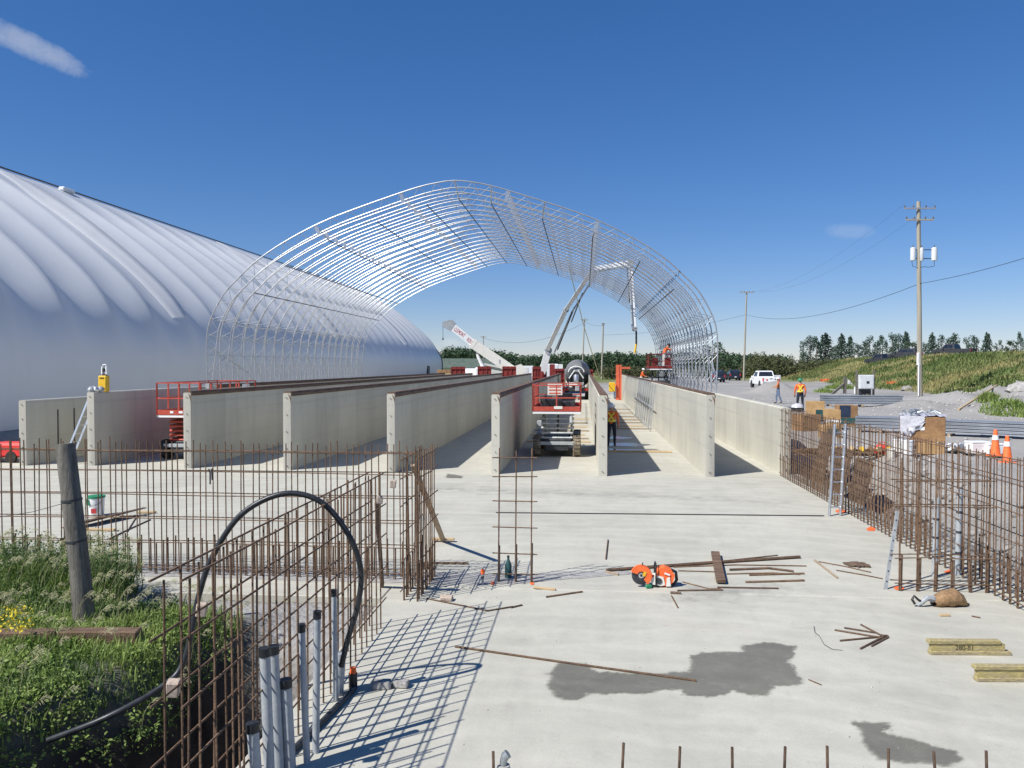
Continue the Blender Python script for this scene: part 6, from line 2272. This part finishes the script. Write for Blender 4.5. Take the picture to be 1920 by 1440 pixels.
# steel and rebar offcuts on a sawhorse behind the cage
t = thing('rebar_bundle', 'bundle of short rusty bars heaped behind the right cage', 'rebar', g0(1610, 845), -.25)
for k in range(14):
    y, z = random.uniform(-.35, .35), random.uniform(.38, .58)
    MB().bar((-1.6 + random.uniform(-.3, .3), y, z), (1.4 + random.uniform(-.3, .3), y + random.uniform(-.15, .15), z + .03), .022, 6).build('bar', M['rust'], t, True)
for x in (-1.0, .9):
    MB().box((x, 0, .34), (.12, .9, .10)).build('trestle_beam', M['woodwarm'], t)
    for y in (-.35, .35):
        MB().beam((x, y, .3), (x, y * 1.5, -.25), .08, .06).build('trestle_leg', M['woodwarm'], t)
for k in range(8):
    MB().box((-.7 + .24 * k, -.4 + .05 * (k % 3), .62), (.13, .14, .12), (.2 * k, .3, .5 * k), .01).build('clamp', M['yellow' if k % 3 == 0 else ('crate' if k % 3 == 1 else 'woodwarm')], t)
# brown shuttering panels leaning behind the first part of the right cage
for k, (uu, hh, w_) in enumerate(((23.6, 1.55, 1.1), (22.0, 1.25, 1.3), (20.4, 1.15, 1.2))):
    t = thing('plywood_panel', ('tall brown plywood panel at the wall end behind the right cage', 'brown plywood panel, middle one behind the right cage', 'brown plywood panel, nearest one behind the right cage')[k], 'panel', W(6.62, uu, -.15), -AXIS, 'plywood panels behind the right cage')
    MB().box((.18, 0, hh / 2), (.022, w_, hh), (0, R(12), 0)).build('sheet', M['brownwood'], t)
    MB().box((.22, 0, hh * .3), (.06, w_, .08), (0, R(12), 0)).build('batten', M['wood'], t)


def purlin_stack(label, a, b, n, h, m='galvpanel'):
    d = b - a
    t = thing('steel_purlins', label, 'steel', a, math.atan2(d.y, d.x), 'bundles of galvanised purlins')
    L = d.length
    for k in range(n):
        z = .12 + k * h
        for q in (0, 1):
            off = .02 * math.sin(k * 3 + q)
            MB().prism([(-.22 + .46 * q, z), (-.02 + .46 * q, z), (-.02 + .46 * q, z + h * .3), (-.08 + .46 * q, z + h * .45), (-.02 + .46 * q, z + h * .62), (-.02 + .46 * q, z + h * .93), (-.22 + .46 * q, z + h * .93), (-.22 + .46 * q, z + h * .62), (-.16 + .46 * q, z + h * .45), (-.22 + .46 * q, z + h * .3)],
                       off, L + off * 3, 'x').build('purlin', M[m], t)
    for f in (.1, .5, .9):
        MB().box((L * f, 0, .05), (.1, 1.0, .12)).build('bearer', M['wood'], t)
    return t


purlin_stack('long stack of galvanised purlins on the gravel behind the cones', g0(1762, 817), g0(1990, 828), 4, .115)
purlin_stack('stack of galvanised purlins between the cartons and the wrapped crate', g0(1604, 809), g0(1700, 812), 4, .115)
purlin_stack('farther bundle of galvanised purlins below the electrical cabinet', g0(1540, 762), g0(1690, 763), 4, .14)
t = thing('slab_of_sheets', 'dark stack of steel sheets beyond the outer wall end', 'sheets', g0(1465, 772), -.1)
MB().box((0, 0, .12), (1.9, 1.4, .2), (0, 0, 0), .01).build('sheets', M['darksteel'], t)
MB().lathe([(.05, .22), (.35, .24), (.30, .38), (.1, .46)], 10, (.75, -.4, 0)).build('plastic_sack', M['film'], t, True)
for x, y, lab in ((1866, 859, 'orange traffic cone with white collar, left of two'), (1888, 865, 'orange traffic cone with white collar, right of two')):
    t = thing('traffic_cone', lab, 'cone', g0(x, y), .3, 'traffic cones')
    MB().box((0, 0, .018), (.36, .36, .035), bev=.012).build('cone_base', M['orange'], t)
    c = MB().lathe([(.135, .036), (.125, .05), (.048, .66), (.044, .70), (.034, .715)], 22).build('cone_body', M['orange'], t, True)
    MB().lathe([(.0865, .44), (.0695, .565)], 22).build('collar', M['whitepaint'], t, True)
for x, y, s, lab in ((1846, 857, (.55, .35, .30), 'white foam box left of the cones'), (1877, 858, (.5, .3, .26), 'white foam box behind the cones')):
    t = thing('foam_box', lab, 'box', g0(x, y) + Vector((0, .35, 0)), .1, 'white foam boxes')
    MB().box((0, 0, s[2] / 2), s, bev=.02).build('box_body', M['whitepaint'], t)
    MB().box((0, 0, s[2] + .025), (s[0] * 1.02, s[1] * 1.02, .05), bev=.015).build('lid', M['whitepaint'], t)
a, b = gz(1797, 776), gz(1868, 752)
timber('pale_pole', 'pale timber pole lying against the gravel mounds', a + Vector((0, 0, .05)), b + Vector((0, 0, .12)), .09, .09, 'woodwarm', up=(0, 0, 1))
for x, y, s, lab in ((1912, 764, .8, 'pale boulder at the right edge above the weeds'), (1700, 735, .6, 'pale boulder before the hill foot left of the big pole')):
    o = MB().lathe([(s * .5, -.1), (s, .1), (s * .85, s * .5), (s * .3, s * .75)], 9).build('boulder', M['stone'], None, False, gz(x, y))
    for vt in o.data.vertices:
        vt.co += Vector((random.gauss(0, .1), random.gauss(0, .1), random.gauss(0, .06))) * s
    setp(o, lab, 'stone', 'pale boulders')
# electrical cabinet on posts
t = thing('electric_cabinet', 'grey electrical cabinet hung between two wooden posts below the hill', 'cabinet', gz(1623, 743), -.1)
MB().box((0, 0, 1.15), (1.15, .55, 1.15), bev=.03).build('cabinet_body', M['transformer'], t)
MB().box((0, -.285, 1.15), (1.0, .02, 1.0), bev=.008).build('cabinet_door', M['transformer'], t)
MB().box((.08, -.305, 1.12), (.22, .02, .20)).build('meter_window', M['glass'], t)
for s in (-1, 1):
    MB().beam((s * .66, .15, -.2), (s * .66 + .03 * s, .15, 2.1), .13, .13).build('post', M['postwood'], t)
MB().box((0, .22, .3), (.9, .3, .55)).build('ground_box', M['darksteel'], t)
t = thing('braced_post', 'short timber post with a diagonal brace left of the electrical cabinet', 'post', gz(1584, 738), 0)
MB().beam((0, 0, -.2), (0, 0, 1.55), .22, .22).build('post', M['postwood'], t)
MB().beam((-1.5, -.6, -.1), (0, 0, .95), .18, .18).build('brace', M['postwood'], t)
MB().box((.35, 0, 1.0), (.25, .2, .3), bev=.03).build('valve_box', M['siding'], t)
MB().bar((.2, 0, 1.3), (.65, 0, .85), .06, 8).build('valve_pipe', M['siding'], t, True)
MB().bar((.9, 0, -.1), (.9, 0, .62), .07, 8).build('white_post', M['whitepaint'], t, True)
# orange netting at the foot of the hill
for x, y, lab in ((1662, 728, 'orange safety net scrap right of the electrical cabinet'), (1538, 718, 'orange safety net scrap left of the braced post')):
    q = gz(x, y)
    rows = [[q + Vector((.28 * i, .1 * math.sin(i), .12 + .2 * k + .06 * math.sin(i * 2 + k))) for k in range(3)] for i in range(6)]
    setp(MB().grid(rows).build('safety_net', M['orangecloth'], None, 'all'), lab, 'net', 'orange safety nets')

# ---- utility poles and lines
def pole(label, x, yb, yt, Yd, zb, arms=None, r0=.17, r1=.11, lean=0, cans=False):
    b, tp = AT(x, yb, Yd), AT(x + lean, yt, Yd)
    b.z = zb
    t = thing('utility_pole', label, 'pole', b, 0, 'utility poles')
    d = tp - b
    MB().tube([(0, 0, -.6), d * .5, d], [r0, (r0 + r1) / 2, r1], 10).build('pole_shaft', M['polewood'], t, True)
    for (f, w, m) in arms or []:
        p = d * f
        ar = MB().box(p + Vector((0, -r1 - .06, 0)), (w, .10, .12)).build('cross_arm', M['galv'] if m else M['polewood'], t)
        for q in (-.48, -.2, .2, .48):
            MB().lathe([(.03, 0), (.06, .05), (.06, .12), (.03, .20)], 8, p + Vector((w * q, -r1 - .06, .06))).build('insulator', M['ceramic'], ar, True)
    return t, b, d


pb, bb, bd = pole('tall utility pole with two white transformers standing before the hill', 1725, 745, 378, 64, .85, [(.963, 2.5, True), (.905, 2.2, False)], .20, .15, -3)
for x, z, r in ((-.72, 11.35, .20), (.98, 11.35, .22), (-.12, 11.3, .13)):
    p = Vector((x, -.25 if r < .15 else -.05, z))
    can = MB().lathe([(r * .9, -.52), (r, -.5), (r, .44), (r * .92, .5), (r * .3, .55)], 18, p).build('transformer', M['transformer'], pb, True)
    MB().lathe([(.03, .52), (.05, .58), (.03, .72)], 8, p).build('bushing', M['ceramic'], can, True)
for z in (11.0, 11.7):
    MB().beam((-.75, -.02, z), (1.0, -.02, z), .05, .06).build('bracket', M['darksteel'], pb)
MB().tube([(-.8, -.05, 10.85), (-.75, -.05, 10.4), (-.3, -.1, 10.25), (0, -.2, 10.3)], .02, 5).build('drop_wire', M['wire'], pb, True)
MB().tube([(.98, -.05, 10.85), (1.0, -.05, 10.4), (.5, -.1, 10.3), (0, -.2, 10.35)], .02, 5).build('drop_wire', M['wire'], pb, True)
MB().box((-.24, -.1, 3.0), (.16, .2, 1.0), bev=.02).build('meter_box', M['whitepaint'], pb)
MB().bar((-.22, -.2, 0), (-.22, -.2, 2.6), .05, 8).build('conduit', M['whitepaint'], pb, True)
p2, b2_, d2 = pole('slender leaning utility pole beyond the white pickup', 1394, 708, 546, 135, .6, [(.985, 2.2, False)], .17, .11, 6)
p3, b3_, d3 = pole('utility pole seen under the arches, left of two', 1091, 690, 597, 170, .5, [(.97, 1.4, False)], .16, .12, 5)
p4, b4_, d4 = pole('utility pole seen under the arches, right of two', 1128, 700, 606, 165, .5, [(.98, .6, False)], .19, .15, 3)
p5, b5_, d5 = pole('far thin utility pole behind the crane boom', 908, 690, 630, 210, .5, [(.97, 1.2, False)], .15, .11, -2)


def line(name, label, a, b, sag, r=.022, n=14):
    pts = []
    for k in range(n + 1):
        f = k / n
        p = a.lerp(b, f)
        p.z -= sag * 4 * f * (1 - f)
        pts.append(p)
    o = MB().tube(pts, r, 4).build(name, M['wire'], None, True)
    return setp(o, label, 'cable', 'overhead cables')


pm = bb + bd * .62
pm.z = AT(1722, 532, 64).z
line('overhead_cable', 'dark overhead cable from the big pole to the slender leaning pole', Vector((pm.x, 63.8, pm.z)), AT(1399, 590, 135), 1.6, .02)
line('overhead_cable', 'dark overhead cable from the big pole out past the right edge', Vector((pm.x, 63.8, pm.z)), AT(2050, 440, 48), .3, .018)
line('overhead_cable', 'cable running from the slender leaning pole back behind the arches', AT(1399, 590, 135), AT(1131, 628, 165), .8, .018)
line('overhead_cable', 'faint cable between the two poles under the arches', AT(1096, 603, 170), AT(1131, 611, 165), .3, .02)
line('overhead_cable', 'faint cable from the far thin pole to the poles under the arches', AT(907, 634, 210), AT(1096, 605, 170), 2.5, .025)
tw = bb + bd * .97
for k, off in enumerate((-1.15, 1.15)):
    line('overhead_cable', ('thin high wire from the left end of the big pole cross arm', 'thin high wire from the right end of the big pole cross arm')[k], tw + Vector((off, 0, .25)), AT(1402, 549, 135) + Vector((off * .8, 0, .2)), 2.0, .006)
# tag rope hanging from the arches to the narrow wall
o = MB().tube([AT(1062, 480, 58), AT(1078, 545, 62), AT(1095, 612, 68), AT(1112, 668, 74), AT(1124, 706, 78)], .035, 5).build('tag_rope', M['rope'], None, True)
setp(o, 'pale yellow rope hanging from the arches to the narrow wall', 'rope')

# ---- far buildings and yard pieces beyond the bays
t = thing('far_shed', 'small white shed with a grey roof right of the crane', 'building', AT(952, 700, 150) * 1.0, 0)
t.location.z = .5
MB().prism([(-4.0, 0), (2.3, 0), (2.3, 1.6), (-4.0, 2.9)], 0, 6, 'y').build('wall', M['siding'], t)
MB().prism([(-4.4, 2.95), (2.6, 1.55), (2.6, 1.8), (-4.4, 3.3)], -.3, 6.3, 'y').build('roof', M['siding'], t)
MB().prism([(2.35, 0), (6.5, 0), (6.5, 1.5), (4.4, 2.4), (2.35, 2.2)], .5, 6, 'y').build('wing', M['greyroof'], t)
MB().box((-1.0, -.02, 1.2), (.6, .05, .6)).build('window', M['glass'], t)
t = thing('far_barn', 'long low barn with green roof behind the crane', 'building', AT(870, 696, 190), 0)
t.location.z = .4
MB().box((0, 4, 1.2), (17, 8, 2.4)).build('wall', M['siding'], t)
MB().prism([(-9, 2.2), (9, 2.2), (9, 2.35), (-9, 2.35)], -.5, 8.5, 'y').build('eaves', M['siding'], t)
MB().prism([(-.8, 2.4), (4, 4.7), (8.8, 2.4)], -8.8, 8.8, 'x').build('roof', M['roof'], t)
for i, (x0, x1, yt, yb, Yd, m_, lab) in enumerate(((970, 1000, 686, 700, 112, 'whitepaint', 'white trailer box standing beyond the bays'), (872, 894, 690, 700, 108, 'whitepaint', 'low white tank between two red formwork panels'),
                                                  (816, 848, 689, 699, 106, 'woodwarm', 'pale stack of boards at the far left of the red formwork'))):
    a, b = AT(x0, yt, Yd), AT(x1, yb, Yd)
    t = thing(('trailer', 'tank', 'board_stack')[i], lab, ('trailer', 'tank', 'boards')[i], ((a.x + b.x) / 2, Yd, .5), 0)
    w_, h_ = b.x - a.x, a.z - .5
    if i == 1:
        MB().lathe([(.5, -w_ / 2), (h_ * .36, -w_ * .46), (h_ * .36, w_ * .46), (.5, w_ / 2)], 16, (0, 0, h_ * .62), 'x').build('tank_shell', M[m_], t, True)
        for s in (-1, 1):
            MB().box((s * w_ * .3, 0, .5), (.3, 1.2, 1.0)).build('cradle', M['formred'], t)
    elif i == 0:
        MB().box((0, 1.2, h_ * .6), (w_, 2.4, h_ * .8), bev=.05).build('box_body', M[m_], t)
        for s in (-.6, .6):
            wheel(t, (s, .1, .45), .45, .25, axis='y')
        MB().box((0, -.02, h_ * .6), (.8, .03, h_ * .6)).build('door', M['siding'], t)
    else:
        for k in range(5):
            MB().box((.05 * (k % 2), .5, .2 + h_ * .18 * k), (w_ * (1 - .05 * k), 1.0, h_ * .15), bev=.02).build('board', M[m_ if k % 2 else 'crate'], t)
# dark green bin by the end of the membrane building, red machine at the far left
t = thing('green_bin', 'dark green skip beside the far end of the membrane building', 'skip', AT(826, 700, 128), 0)
t.location.z = .5
MB().prism([(-.9, 0), (.9, 0), (1.1, 1.5), (-1.1, 1.5)], -.7, .7, 'y').build('bin_body', M['green'], t)
MB().box((0, 0, 1.55), (2.3, 1.5, .12)).build('lid', M['bluegreen'], t)
t = thing('red_compressor', 'red compressor standing left of the outermost wall', 'compressor', W(-19.6, 25.9, 0), -AXIS)
MB().box((0, 0, .42), (1.25, .8, .5), bev=.08).build('housing', M['red'], t)
MB().box((-.95, 0, .35), (.7, .7, .5), bev=.06).build('engine', M['black'], t)
for s in (-1, 1):
    wheel(t, (.2, s * .38, .2), .2, .1, axis='y')
MB().box((-.3, -.35, .10), (1.9, .08, .10)).build('skid', M['darksteel'], t)
